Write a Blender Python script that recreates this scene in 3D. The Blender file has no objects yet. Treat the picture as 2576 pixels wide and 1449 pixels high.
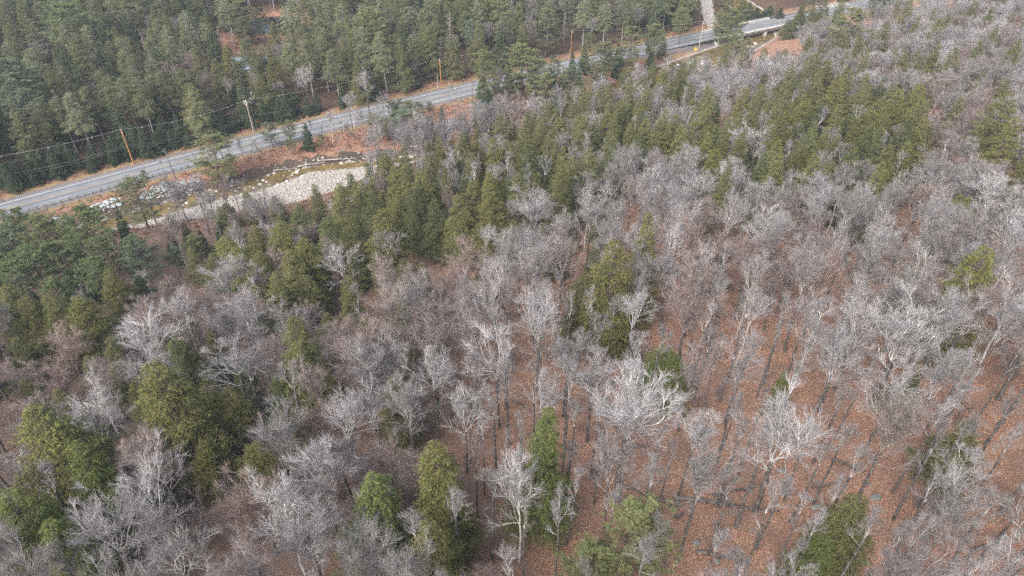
import bpy, math, random
import numpy as np
R = math.radians
rnd = random.Random(7)
S = bpy.context.scene
COL = S.collection

# ------------------------------------------------------------------ camera, light, exposure
PITCH = 38.0
CAMZ = 95.0
cam_d = bpy.data.cameras.new("camera"); cam = bpy.data.objects.new("camera", cam_d); COL.objects.link(cam)
cam.location = (0, 0, CAMZ); cam.rotation_euler = (R(90 - PITCH), 0, 0)
cam_d.sensor_width = 36.0; cam_d.lens = 24.0; cam_d.clip_start = 0.5; cam_d.clip_end = 6000
S.camera = cam
W = bpy.data.worlds.new("World"); S.world = W; W.use_nodes = True
SUN_EL, SUN_AZ = 42.0, 215.0
nt = W.node_tree; bgn = nt.nodes["Background"]
sky = nt.nodes.new("ShaderNodeTexSky"); sky.sky_type = 'NISHITA'; sky.sun_disc = False
sky.sun_elevation = R(SUN_EL); sky.sun_rotation = R(SUN_AZ); sky.air_density = 1.0; sky.dust_density = 6.0; sky.ozone_density = 0.6
hs = nt.nodes.new("ShaderNodeHueSaturation"); hs.inputs["Saturation"].default_value = 0.75   # cloud cover greys the sky
nt.links.new(sky.outputs[0], hs.inputs["Color"]); nt.links.new(hs.outputs[0], bgn.inputs[0])
bgn.inputs[1].default_value = 0.15
sl = bpy.data.lights.new("sun", 'SUN'); sl.energy = 1.5; sl.angle = R(45); sl.color = (1.0, 0.985, 0.965)
so = bpy.data.objects.new("sun", sl); COL.objects.link(so)
so.rotation_euler = (R(90 - SUN_EL), 0, R(180 - SUN_AZ))
S.view_settings.view_transform = 'Standard'; S.view_settings.look = 'None'
S.view_settings.gamma = 1.0; S.view_settings.exposure = 1.15
try:
    S.cycles.use_denoising = False; S.cycles.use_adaptive_sampling = False; S.cycles.filter_width = 1.5
    S.cycles.max_bounces = 5; S.cycles.diffuse_bounces = 2; S.cycles.sample_clamp_indirect = 3.0; S.cycles.glossy_bounces = 2
    S.cycles.transmission_bounces = 2; S.cycles.volume_bounces = 0; S.cycles.transparent_max_bounces = 4
except Exception:
    pass

# pale valley air: one even volume round the whole scene
HZ = bpy.data.materials.new("haze"); HZ.use_nodes = True; _t = HZ.node_tree; _t.nodes.clear()
_o = _t.nodes.new("ShaderNodeOutputMaterial"); _v = _t.nodes.new("ShaderNodeVolumePrincipled")
_v.inputs["Color"].default_value = (.74, .84, .98, 1); _v.inputs["Density"].default_value = 0.00020; _v.inputs["Anisotropy"].default_value = 0.0
_t.links.new(_v.outputs[0], _o.inputs["Volume"])
_x, _y0, _y1, _z0, _z1 = 2900., -2700., 3200., -12., 101.
_me = bpy.data.meshes.new("haze"); _me.from_pydata([(sx_ * _x, yy_, zz_) for zz_ in (_z0, _z1) for yy_ in (_y0, _y1) for sx_ in (-1, 1)], [],
    [(0, 2, 3, 1), (4, 5, 7, 6), (0, 1, 5, 4), (2, 6, 7, 3), (0, 4, 6, 2), (1, 3, 7, 5)]); _me.materials.append(HZ)
_h = bpy.data.objects.new("haze", _me); COL.objects.link(_h); _h["kind"] = "stuff"; _h["label"] = "thin pale haze filling the valley air"

# ------------------------------------------------------------------ picture <-> ground
FU, CU, CV = 1717.3, 1288.0, 724.5          # the photograph read on a 2576 x 1449 grid
cp, sp_ = math.cos(R(PITCH)), math.sin(R(PITCH))
def ray(u, v):
    dx = (u - CU) / FU; dy = -(v - CV) / FU
    return np.array([dx, cp + dy * sp_, -sp_ + dy * cp])
def proj(x, y, z):
    zz = z - CAMZ
    d = y * cp - zz * sp_
    return CU + FU * x / d, CV - FU * (y * sp_ + zz * cp) / d, d
def G(u, v, z=0.0):
    r = ray(u, v); t = (z - CAMZ) / r[2]
    return np.array([r[0] * t, r[1] * t])

PHI = R(33.0); CP, SP = math.cos(PHI), math.sin(PHI)
def ab(x, y): return x * CP + y * SP, -x * SP + y * CP
def xy(a, b): return a * CP - b * SP, a * SP + b * CP
def line_ab(pts, z):
    q = sorted([tuple(ab(*G(u, v, z))) for u, v in pts])
    return np.array([p[0] for p in q]), np.array([p[1] for p in q])

# road: its far edge line as seen, pushed 3.6 m towards the river
far_edge = [(0, 516), (120, 482), (243, 449), (365, 418), (486, 387), (607, 356), (715, 327), (830, 296), (935, 267), (1061, 243),
            (1186, 213), (1300, 188), (1416, 162), (1540, 134), (1670, 105), (1782, 81), (1845, 68), (1955, 46), (2013, 35), (2114, 17)]
ra, rb = line_ab(far_edge, 0.0)
pa = np.polyfit(ra, rb, 3)
A0, A1 = ra[0], ra[-1]
def road_b(a):
    a = np.asarray(a, float); ac = np.clip(a, A0, A1)
    v = np.polyval(pa, ac) - 3.6
    d = np.polyval(np.polyder(pa), ac)
    return v + d * (a - ac)
# river edges
WZ = -2.7
nwA, nwB = line_ab([(250, 556), (350, 528), (429, 505), (478, 487), (575, 468), (643, 450), (692, 433), (751, 424), (825, 411), (903, 405), (1000, 397), (1080, 388), (1180, 372)], WZ)
swA, swB = line_ab([(250, 585), (350, 560), (440, 535), (536, 509), (563, 498), (644, 484), (692, 468), (780, 434), (893, 425), (1000, 412), (1080, 402), (1180, 388)], WZ)
brA, brB = line_ab([(250, 600), (400, 580), (483, 566), (595, 548), (683, 536), (760, 520), (868, 488), (930, 455), (1040, 420), (1180, 398)], WZ)
A_END = ab(*G(1180, 380, WZ))[0]
# upper river: from there on behind the trees, under the bridge and away
up_pts = [G(1150, 384, WZ), G(1350, 300, WZ), G(1560, 225, WZ), G(1740, 160, WZ), G(1860, 118, WZ), G(1912, 88, WZ)]
bx_, by_ = up_pts[-1]
up_pts += [np.array([bx_ + 6, by_ + 35]), np.array([bx_ - 4, by_ + 90]), np.array([bx_ + 20, by_ + 180]), np.array([bx_ + 0, by_ + 300])]
UP = np.array(up_pts)
def dist_poly(x, y, P):
    best = np.full(np.shape(x), 1e9)
    for i in range(len(P) - 1):
        p, q = P[i], P[i + 1]; d = q - p; L2 = d @ d
        t = np.clip(((x - p[0]) * d[0] + (y - p[1]) * d[1]) / L2, 0, 1)
        best = np.minimum(best, np.hypot(x - p[0] - t * d[0], y - p[1] - t * d[1]))
    return best
def sstep(e0, e1, x):
    t = np.clip((x - e0) / (e1 - e0), 0, 1); return t * t * (3 - 2 * t)
def wob(x, y, s=1.0, k=0.0):
    return (np.sin(x * .031 * s + 1.3 + k) * np.cos(y * .027 * s + .4 - k) + .5 * np.sin(x * .083 * s + y * .061 * s + 2.1 + k) + .3 * np.cos(x * .19 * s - y * .16 * s + k))
POND = G(672, 64, -0.9); POND_R = (15.0, 13.0)
def terrain(x, y):
    x = np.asarray(x, float); y = np.asarray(y, float)
    a, b = ab(x, y)
    bn = np.interp(a, nwA, nwB); bs = np.interp(a, swA, swB); bb = np.interp(a, brA, brB)
    rbv = road_b(a)
    dS = bb - b                                    # metres uphill (towards the camera) from the gravel bar
    hill = 0.2 * np.maximum(0, dS - 10) + 1.2 * sstep(0, 12, dS)
    hill = np.where(hill > 34, 34 + 6 * np.tanh((hill - 34) / 6), hill)
    base = hill + 0.35 * wob(x, y) * sstep(4, 20, np.abs(b - rbv))
    # main channel cross-section (only where a < A_END)
    inn = sstep(-0.5, 2.6, bn + 1.6 - b)           # 1 below the north bank
    outs = sstep(0, 7.0, b - bb + 3.5)             # 1 riverwards of the south bank
    bed = WZ - 0.45 + 0.25 * wob(x, y, 4)
    bar = WZ + 0.12 + 0.75 * sstep(0, 9, bs - b) + 0.12 * wob(x, y, 3)
    floor_ = np.where(b > bs, bed + (WZ + .12 - bed) * sstep(1.2, 0, b - bs), bar)
    w1 = inn * outs * sstep(A_END + 6, A_END - 10, a)
    z = base * (1 - w1) + floor_ * w1
    du = dist_poly(x, y, UP)
    w2 = sstep(15, 7, du)
    z = np.where(a > A_END - 12, z * (1 - w2) + (WZ - .35 + .45 * sstep(4, 9, du)) * w2, z)
    # road bench
    dr = np.abs(b - rbv)
    w3 = sstep(9.0, 5.6, dr) * (1 - w2)
    z = z * (1 - w3) + (-0.06) * w3
    dp = np.hypot((x - POND[0]) / POND_R[0], (y - POND[1]) / POND_R[1])
    w4 = sstep(1.25, 0.85, dp)
    z = z * (1 - w4) + (-1.6) * w4
    return z
def tz(x, y): return float(terrain(np.array([x]), np.array([y]))[0])
def apex(u, v, h):
    r = ray(u, v); z = 0.0
    for _ in range(60):
        t = (z + h - CAMZ) / r[2]; x, y = r[0] * t, r[1] * t
        z = .5 * z + .5 * tz(x, y)
    return x, y, tz(x, y), t
def ground(u, v): return apex(u, v, 0.0)

# ------------------------------------------------------------------ mesh helpers
def mesh_np(name, V, F, mats, midx=None, smooth=False):
    """V (n,3), F list of (m,k) int arrays"""
    me = bpy.data.meshes.new(name)
    V = np.asarray(V, np.float32); F = [np.asarray(f, np.int32) for f in F if len(f)]
    nl = sum(f.size for f in F); nf = sum(len(f) for f in F)
    me.vertices.add(len(V)); me.vertices.foreach_set("co", V.ravel())
    me.loops.add(nl); me.loops.foreach_set("vertex_index", np.concatenate([f.ravel() for f in F]))
    me.polygons.add(nf)
    tot = np.concatenate([np.full(len(f), f.shape[1], np.int32) for f in F])
    st = np.concatenate([[0], np.cumsum(tot)[:-1]]).astype(np.int32)
    me.polygons.foreach_set("loop_start", st)
    try: me.polygons.foreach_set("loop_total", tot)
    except Exception: pass
    if midx is not None: me.polygons.foreach_set("material_index", np.asarray(midx, np.int32))
    if smooth: me.polygons.foreach_set("use_smooth", np.ones(nf, bool))
    for m in (mats if isinstance(mats, (list, tuple)) else [mats]): me.materials.append(m)
    me.update(calc_edges=True)
    return me
def link(name, me, parent=None, loc=None, rot=None, scale=None):
    o = bpy.data.objects.new(name, me); COL.objects.link(o)
    if parent is not None: o.parent = parent
    if loc is not None: o.location = loc
    if rot is not None: o.rotation_euler = rot
    if scale is not None: o.scale = scale
    return o
def tag(o, label=None, cat=None, group=None, kind=None):
    if label: o["label"] = label
    if cat: o["category"] = cat
    if group: o["group"] = group
    if kind: o["kind"] = kind
    return o
class MB:
    def __init__(s): s.v = []; s.f = []; s.m = []; s.n = 0
    def add(s, V, F, m=0):
        s.v.append(np.asarray(V, float)); s.f += [tuple(int(i) + s.n for i in f) for f in F]; s.m += [m] * len(F); s.n += len(V)
    def box(s, x0, x1, y0, y1, z0, z1, m=0, M=None):
        V = np.array([(x, y, z) for z in (z0, z1) for y in (y0, y1) for x in (x0, x1)], float)
        if M is not None: V = V @ M[:3, :3].T + M[:3, 3]
        s.add(V, [(0, 2, 3, 1), (4, 5, 7, 6), (0, 1, 5, 4), (2, 6, 7, 3), (0, 4, 6, 2), (1, 3, 7, 5)], m)
    def tube(s, P, r, n=8, m=0, cap=True):
        P = np.asarray(P, float); r = np.broadcast_to(np.asarray(r, float), (len(P),))
        T = np.gradient(P, axis=0); T /= np.linalg.norm(T, axis=1)[:, None] + 1e-9
        ref = np.array([0, 0, 1.]) if abs(T[0][2]) < .9 else np.array([1., 0, 0])
        V = []
        for p, t, q in zip(P, T, r):
            a = np.cross(ref, t); a /= np.linalg.norm(a) + 1e-9; b = np.cross(t, a)
            V += [p + q * (math.cos(2 * math.pi * k / n) * a + math.sin(2 * math.pi * k / n) * b) for k in range(n)]
        F = [(i * n + k, i * n + (k + 1) % n, (i + 1) * n + (k + 1) % n, (i + 1) * n + k) for i in range(len(P) - 1) for k in range(n)]
        if cap: F += [tuple(reversed(range(n))), tuple(range((len(P) - 1) * n, len(P) * n))]
        s.add(V, F, m)
    def mesh(s, name, mats, smooth=False):
        me = bpy.data.meshes.new(name)
        me.from_pydata([tuple(p) for p in np.concatenate(s.v)], [], s.f)
        for m in (mats if isinstance(mats, (list, tuple)) else [mats]): me.materials.append(m)
        me.polygons.foreach_set("material_index", s.m)
        if smooth: me.polygons.foreach_set("use_smooth", [True] * len(s.f))
        me.update(); return me
def frame(x, y, z, rz):
    M = np.eye(4); M[0, 0] = M[1, 1] = math.cos(rz); M[0, 1] = -math.sin(rz); M[1, 0] = math.sin(rz); M[:3, 3] = (x, y, z); return M

# ------------------------------------------------------------------ materials
def newmat(name, rough=0.9, spec=0.2):
    m = bpy.data.materials.new(name); m.use_nodes = True
    b = m.node_tree.nodes["Principled BSDF"]; b.inputs["Roughness"].default_value = rough
    b.inputs["Specular IOR Level"].default_value = spec
    return m, m.node_tree, b
def N(t, typ, **kw):
    n = t.nodes.new(typ)
    for k, v in kw.items():
        if k in n.inputs.keys(): n.inputs[k].default_value = v
        else: setattr(n, k, v)
    return n
def ramp(t, fac, stops, interp='LINEAR'):
    n = t.nodes.new("ShaderNodeValToRGB"); n.color_ramp.interpolation = interp
    e = n.color_ramp.elements
    while len(e) < len(stops): e.new(0.5)
    for i, (p, c) in enumerate(stops): e[i].position = p; e[i].color = (*c, 1)
    t.links.new(fac, n.inputs[0]); return n.outputs[0]
def noise(t, scale, detail=4, rough=.55, vec=None, dist=0.0):
    n = N(t, "ShaderNodeTexNoise", Scale=scale, Detail=detail, Roughness=rough, Distortion=dist)
    if vec is not None: t.links.new(vec, n.inputs["Vector"])
    return n.outputs[0]
def mix(t, fac, a, b, mode='MIX'):
    n = t.nodes.new("ShaderNodeMix"); n.data_type = 'RGBA'; n.blend_type = mode
    for val, sock in ((fac, n.inputs[0]), (a, n.inputs[6]), (b, n.inputs[7])):
        if isinstance(val, (int, float)): sock.default_value = val
        elif isinstance(val, tuple): sock.default_value = (*val, 1)
        else: t.links.new(val, sock)
    return n.outputs[2]
def coords(t, kind="Object"): return t.nodes.new("ShaderNodeTexCoord").outputs[kind]
def bump(t, b, h, dist, strength=1.0):
    n = N(t, "ShaderNodeBump", Strength=strength, Distance=dist); t.links.new(h, n.inputs["Height"]); t.links.new(n.outputs[0], b.inputs["Normal"])
def flat(name, col, rough=.7, spec=.3, metal=0.0, var=.12, scale=3.0):
    m, t, b = newmat(name, rough, spec); b.inputs["Metallic"].default_value = metal
    c = coords(t)
    d = tuple(x * (1 - var) for x in col); e = tuple(min(1, x * (1 + var)) for x in col)
    t.links.new(ramp(t, noise(t, scale, 5, .6, c), [(.3, d), (.7, e)]), b.inputs["Base Color"])
    return m
def foliage(name, stops, patch=0.35):
    """random tone per spray, tinted by the tree's own colour"""
    m, t, b = newmat(name, .75, .18)
    g = t.nodes.new("ShaderNodeNewGeometry").outputs["Random Per Island"]
    c = ramp(t, g, stops)
    oi = t.nodes.new("ShaderNodeObjectInfo")
    c = mix(t, 1.0, c, oi.outputs["Color"], 'MULTIPLY')
    n = noise(t, .55, 3, .6, coords(t))
    c = mix(t, 1.0, c, ramp(t, n, [(.3, (1 - patch, 1 - patch * .9, 1 - patch)), (.7, (1 + patch * .0 + .0, 1.0, 1.0))]), 'MULTIPLY')
    t.links.new(c, b.inputs["Base Color"])
    return m
def bark(name, lo, hi, sc=3.0, island=True):
    m, t, b = newmat(name, .9, .15)
    c = ramp(t, noise(t, sc, 4, .65, coords(t)), [(.35, lo), (.65, hi)])
    oi = t.nodes.new("ShaderNodeObjectInfo")
    c = mix(t, 1.0, c, oi.outputs["Color"], 'MULTIPLY')
    t.links.new(c, b.inputs["Base Color"])
    return m
M = {}
M['hemlock'] = foliage("hemlock foliage", [(0, (.052, .068, .028)), (.45, (.102, .116, .042)), (.8, (.160, .158, .056)), (1, (.21, .185, .070))], .2)
M['spruce'] = foliage("spruce foliage", [(0, (.026, .048, .026)), (.6, (.045, .074, .034)), (1, (.085, .115, .050))])
M['pine'] = foliage("pine foliage", [(0, (.075, .100, .056)), (.5, (.140, .162, .086)), (1, (.25, .26, .135))], .25)
M['conibark'] = bark("conifer bark", (.06, .05, .042), (.16, .135, .12))
M['palebark'] = bark('pale conifer bark', (.20, .18, .165), (.36, .33, .31))
M['bark'] = bark("maple bark", (.05, .046, .045), (.17, .16, .155), 1.6)
M['limb'] = bark("lichened limbs", (.19, .183, .178), (.48, .475, .462), 1.4)
M['twig'] = bark("grey twigs", (.165, .158, .157), (.33, .320, .320), 1.2)
M['redlimb'] = bark("brownish limbs", (.20, .17, .16), (.40, .355, .335), 1.4)
M['redtwig'] = bark("reddish twigs", (.18, .155, .145), (.32, .28, .265), 1.2)
M['birchbark'] = bark("birch bark", (.30, .285, .265), (.62, .60, .56), 2.2)
M['deadwood'] = bark("weathered wood", (.20, .18, .17), (.42, .39, .37), 3)

# ------------------------------------------------------------------ tree builders (vectorised)
def norm(v): return v / (np.linalg.norm(v, axis=-1, keepdims=True) + 1e-9)
def seg_prisms(P, rad):
    """P (N,K,3) polylines, rad (N,K): one three-sided tapered twig along each"""
    Nn, K, _ = P.shape
    T = np.gradient(P, axis=1); T = norm(T)
    ref = np.where(np.abs(T[:, :1, 2:3]) < .85, np.array([0, 0, 1.]), np.array([1., 0, 0]))
    A = norm(np.cross(np.broadcast_to(ref, T.shape), T)); B = np.cross(T, A)
    ang = np.array([0, 2.094, 4.189])
    V = P[:, :, None, :] + rad[:, :, None, None] * (np.cos(ang)[None, None, :, None] * A[:, :, None, :] + np.sin(ang)[None, None, :, None] * B[:, :, None, :])
    V = V.reshape(-1, 3)
    base = (np.arange(Nn)[:, None, None] * K * 3 + np.arange(K - 1)[None, :, None] * 3)
    k = np.arange(3)[None, None, :]; k2 = (k + 1) % 3
    F = np.stack([base + k, base + k2, base + 3 + k2, base + 3 + k], -1).reshape(-1, 4)
    return V, F
def children(g, P, rad, n, t0, t1, lenf, ang, up, K, wobble, r0f, flatn=0.0):
    """n child polylines per parent"""
    Nn, Kp, _ = P.shape
    t = g.uniform(t0, t1, (Nn, n)); t.sort(axis=1)
    idx = t * (Kp - 1); i0 = np.minimum(idx.astype(int), Kp - 2); fr = (idx - i0)[..., None]
    ar = np.arange(Nn)[:, None]
    p = P[ar, i0] * (1 - fr) + P[ar, i0 + 1] * fr
    T = norm(P[ar, i0 + 1] - P[ar, i0])
    rr = rad[ar, i0] * (1 - fr[..., 0]) + rad[ar, i0 + 1] * fr[..., 0]
    rv = g.normal(size=T.shape); perp = norm(rv - (rv * T).sum(-1, keepdims=True) * T)
    a = np.radians(g.uniform(ang[0], ang[1], t.shape))[..., None]
    D = norm(np.cos(a) * T + np.sin(a) * perp + np.array([0, 0, up]))
    plen = np.linalg.norm(np.diff(P, axis=1), axis=-1).sum(1)[:, None]
    L = lenf(t, plen) * g.uniform(.7, 1.2, t.shape)
    Nc = Nn * n
    p = p.reshape(Nc, 3); D = D.reshape(Nc, 3); L = L.reshape(Nc); rr = rr.reshape(Nc)
    Q = np.zeros((Nc, K, 3)); Q[:, 0] = p; d = D.copy()
    for k in range(1, K):
        d = norm(d + g.normal(size=d.shape) * wobble + np.array([0, 0, up * .35]))
        Q[:, k] = Q[:, k - 1] + d * (L / (K - 1))[:, None]
    r = (rr * r0f)[:, None] * np.linspace(1, .3, K)[None, :]
    return Q, r
def bare_tree(seed, h=18.0, cr=4.5, base=.45, nl=4, style='maple'):
    g = np.random.default_rng(seed)
    K = 9; zz = np.linspace(0, 1, K)
    split = {'maple': .58, 'birch': .48, 'beech': .44, 'fan': .54, 'pole': .72}[style] + g.uniform(-.05, .07)
    P = np.zeros((1, K, 3)); P[0, :, 2] = zz * h * split
    P[0, :, 0] = np.cumsum(g.normal(size=K)) * .05; P[0, :, 1] = np.cumsum(g.normal(size=K)) * .05; P[0, 0, :2] = 0
    r = (.19 if style != 'birch' else .115) * (1 - zz * .30)[None, :]
    trunkV, trunkF = seg6(P, r)
    # leaders rising out of the fork
    top = P[0, -1]; spread = {'maple': .62, 'birch': .36, 'beech': .60, 'fan': .55, 'pole': .5}[style]
    KL = 9; s = np.linspace(0, 1, KL); az = np.arange(nl) * 6.283 / nl + g.normal(size=nl) * .5
    LL = h * (1 - split) * g.uniform(.72, 1.0, nl); LL[0] = h * (1 - split) * 1.0
    out = spread * g.uniform(.55, 1.2, nl); out[0] *= .25
    PL = np.zeros((nl, KL, 3)); PL[:] = top
    rad = np.outer(out * cr, s ** (1.25 if style != 'maple' else .95))
    PL[:, :, 0] += np.cos(az)[:, None] * rad; PL[:, :, 1] += np.sin(az)[:, None] * rad; PL[:, :, 2] += LL[:, None] * s * .93
    PL[:, 1:, :] += np.cumsum(g.normal(size=(nl, KL - 1, 3)) * .13, axis=1); PL[:, 0, :] = top - [0, 0, .1]
    rL = np.outer(g.uniform(.055, .08, nl), np.linspace(1, .22, KL)); rL[0] *= 1.25
    ups = {'maple': .10, 'birch': .30, 'beech': .22, 'fan': .34, 'pole': .3}[style]
    angs = {'maple': (38, 72), 'birch': (18, 42), 'beech': (25, 50), 'fan': (22, 48), 'pole': (25, 50)}[style]
    n1 = {'maple': 8, 'birch': 7, 'beech': 8, 'fan': 9, 'pole': 6}[style]
    P1, r1 = children(g, PL, rL, n1, .06, 1.0, lambda t, L: cr * (.92 - .55 * t), angs, ups, 7, .15, .54)
    # a few low side limbs from the trunk itself
    Pt, rt = children(g, P, r, 2, .75, .98, lambda t, L: cr * .75, (50, 80), .12, 7, .14, .30)
    P1 = np.concatenate([P1, Pt]); r1 = np.maximum(np.concatenate([r1, rt]), .020)
    P2, r2 = children(g, P1, r1, 6, .12, 1.0, lambda t, L: L * .50 * (1.15 - .55 * t), (20, 44), .14, 5, .10, .60)
    r2 = np.maximum(r2, .0125)
    P3, r3 = children(g, P2, r2, 6 if style != 'pole' else 4, .12, 1.0, lambda t, L: L * .56 * (1.1 - .4 * t) + .15, (16, 38), .12, 4, .09, .65)
    r3 = np.clip(r3, .0078, .02)
    P4, r4 = children(g, P3, r3, 3 if style != 'pole' else 2, .15, 1.0, lambda t, L: L * .66 + .18, (12, 34), .10, 3, .07, .8)
    r4 = np.clip(r4, .0048, .0066)
    Vs, Fs, off, mi = [], [], 0, []
    for lv, (Pp, rr) in enumerate(((PL, rL), (P1, r1), (P2, r2), (P3, r3), (P4, r4))):
        V, F = seg_prisms(Pp, rr); Vs.append(V); Fs.append(F + off); off += len(V); mi += [0 if lv < 3 else 1] * len(F)
    return (trunkV, trunkF), (np.concatenate(Vs), np.concatenate(Fs), mi)
def seg6(P, r, n=7):
    K = P.shape[1]; V = []
    for k in range(K):
        for j in range(n):
            a = 2 * math.pi * j / n; V.append(P[0, k] + r[0, k] * np.array([math.cos(a), math.sin(a), 0]))
    F = [(k * n + j, k * n + (j + 1) % n, (k + 1) * n + (j + 1) % n, (k + 1) * n + j) for k in range(K - 1) for j in range(n)]
    return np.array(V), np.array(F)
def leaf(g, Pp, D, L, Wd):
    n = len(Pp); s = norm(np.cross(D, g.normal(size=D.shape)))
    L = L * g.uniform(.7, 1.3, (n, 1)); Wd = Wd * g.uniform(.7, 1.3, (n, 1))
    V = np.stack([Pp - s * Wd * .5, Pp + s * Wd * .5, Pp + D * L], 1).reshape(-1, 3)
    return V, np.arange(3 * n).reshape(-1, 3)
def conifer(seed, h=18., cr=4., base=.08, nb=170, pw=.75, droop=.38, rise=.25, dens=1.0, lean=0.0, ll=.18, lw=.062, trunk_r=.22, bl=.36):
    g = np.random.default_rng(seed)
    K = 10; zz = np.linspace(0, 1, K); P = np.zeros((1, K, 3)); P[0, :, 2] = zz * h * .985
    P[0, :, 0] = np.cumsum(g.normal(size=K)) * .03 * zz; P[0, :, 1] = np.cumsum(g.normal(size=K)) * .03 * zz
    r = trunk_r * (1 - zz * .93)[None, :]
    tr = seg6(P, r)
    t = np.sort(g.uniform(0, 1, nb) ** .9); t[-6:] = np.linspace(.955, .995, 6)
    z = h * (base + (1 - base) * t)
    az = np.arange(nb) * 2.39996 + g.normal(size=nb) * .5
    # lobed silhouette: some sides and heights carry longer boughs
    lob = 1 + .16 * np.sin(az * 2 + z * .5 + seed) + .12 * np.sin(az * 3 - z * 1.1 + seed * 2)
    L = (cr * np.minimum(1, (1 - t) ** pw * 1.05) * g.uniform(.72, 1.12, nb) * lob * sstep(-.06, .12, t + .03) + .22)
    Kb = 6; s = np.linspace(0, 1, Kb)
    rad = np.stack([np.cos(az), np.sin(az), np.zeros(nb)], 1)
    B = rad[:, None, :] * (L[:, None] * s)[..., None]
    B[:, :, 2] = z[:, None] + L[:, None] * ((rise + .5 * t[:, None] ** 2) * s - (droop + .0 * t[:, None]) * s ** 2) + g.normal(size=(nb, 1)) * .05
    Vs, Fs, off, mi = [], [], 0, []
    V, F = seg_prisms(B, np.outer(.012 + L * .010, np.linspace(1, .25, Kb))); Vs.append(V); Fs.append(F); off += len(V)
    # sprays
    m = np.maximum(5, (3 + L * 7.5 * dens)).astype(int)
    bi = np.repeat(np.arange(nb), m); M_ = len(bi)
    ss = g.uniform(.12, 1.0, M_) ** .8
    ix = ss * (Kb - 1); i0 = np.minimum(ix.astype(int), Kb - 2); fr = (ix - i0)[:, None]
    p = B[bi, i0] * (1 - fr) + B[bi, i0 + 1] * fr
    T = norm(B[bi, i0 + 1] - B[bi, i0]); side = norm(np.cross(T, np.array([0, 0, 1.]))) * g.choice([-1, 1], M_)[:, None]
    sa = np.radians(g.uniform(25, 65, M_))[:, None]
    D = norm(np.cos(sa) * T + np.sin(sa) * side + np.array([0, 0, -.12]) + g.normal(size=T.shape) * .12)
    l = (bl * L[bi] * (1.15 - ss) + .22) * g.uniform(.7, 1.2, M_)
    q = np.maximum(4, (l / .048 * dens)).astype(int)
    qi = np.repeat(np.arange(M_), q); n = len(qi)
    us = g.uniform(0.05, 1, n)[:, None]
    pp = p[qi] + D[qi] * l[qi][:, None] * us + np.array([0, 0, -1.]) * (l[qi][:, None] * us ** 2 * .25) + g.normal(size=(n, 3)) * .035
    sd = norm(np.cross(D[qi], np.array([0, 0, 1.]))) * g.choice([-1, 1], n)[:, None]
    dd = norm(D[qi] * .8 + sd * g.uniform(0, .9, (n, 1)) + np.array([0, 0, -.35]) + g.normal(size=(n, 3)) * .25)
    V2, F2 = leaf(g, pp, dd, ll, lw)
    crown = (V, F, V2, F2)
    return tr, crown
def pine(seed, h=20., cr=4.5, base=.35, tiers=17, per=5):
    g = np.random.default_rng(seed)
    K = 10; zz = np.linspace(0, 1, K); P = np.zeros((1, K, 3)); P[0, :, 2] = zz * h * .97
    P[0, :, 0] = np.cumsum(g.normal(size=K)) * .06 * zz; P[0, :, 1] = np.cumsum(g.normal(size=K)) * .06 * zz
    tr = seg6(P, .26 * (1 - zz * .88)[None, :])
    nb = tiers * per; t = np.repeat(np.linspace(0, 1, tiers), per)
    z = h * (base + (1 - base) * t) + np.repeat(g.normal(size=tiers) * .25, per)
    az = g.uniform(0, 6.283, nb)
    L = cr * (np.sin(np.clip(t * .78 + .22, 0, 1) * 3.14) ** .7 * .85 + .15) * g.uniform(.55, 1.15, nb)
    L = np.where(t > .9, L * .6 + .25, L)
    Kb = 6; s = np.linspace(0, 1, Kb); rad = np.stack([np.cos(az), np.sin(az), np.zeros(nb)], 1)
    B = rad[:, None, :] * (L[:, None] * s)[..., None]
    B[:, :, 2] = z[:, None] + L[:, None] * ((.05 + .55 * t[:, None]) * s + .10 * s ** 2)
    B[:, 1:, :2] += np.cumsum(g.normal(size=(nb, Kb - 1, 2)) * .10, axis=1)
    V0, F0 = seg_prisms(B, np.outer(.02 + L * .012, np.linspace(1, .25, Kb)))
    rad_b = np.outer(.02 + L * .012, np.linspace(1, .25, Kb))
    P2, r2 = children(g, B, rad_b, 9, .30, 1.0, lambda tt, LL: LL * .34 * (1.3 - tt) + .3, (30, 65), .03, 4, .15, .6)
    P2[:, :, 2] = P2[:, :1, 2] + (P2[:, :, 2] - P2[:, :1, 2]) * .35 + .04
    V1, F1 = seg_prisms(P2, np.maximum(r2, .008))
    V = np.concatenate([V0, V1]); F = np.concatenate([F0, F1 + len(V0)])
    # bare dead limbs under the crown
    nt_, kk = len(P2), 5
    tt = np.linspace(.35, 1.0, kk)
    C = np.concatenate([P2[:, [1]] * .3 + P2[:, [2]] * .7, P2[:, [3]], (P2[:, [2]] + P2[:, [3]]) * .5], 1).reshape(-1, 3)
    C = C + g.normal(size=C.shape) * .08
    nn = 17; ci = np.repeat(np.arange(len(C)), nn); n = len(ci)
    d = g.normal(size=(n, 3)); d[:, 2] = np.abs(d[:, 2]) * .55 + .1; d = norm(d)
    V2, F2 = leaf(g, C[ci] + d * .04, d, .30, .055)
    return tr, (V, F, V2, F2)
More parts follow.
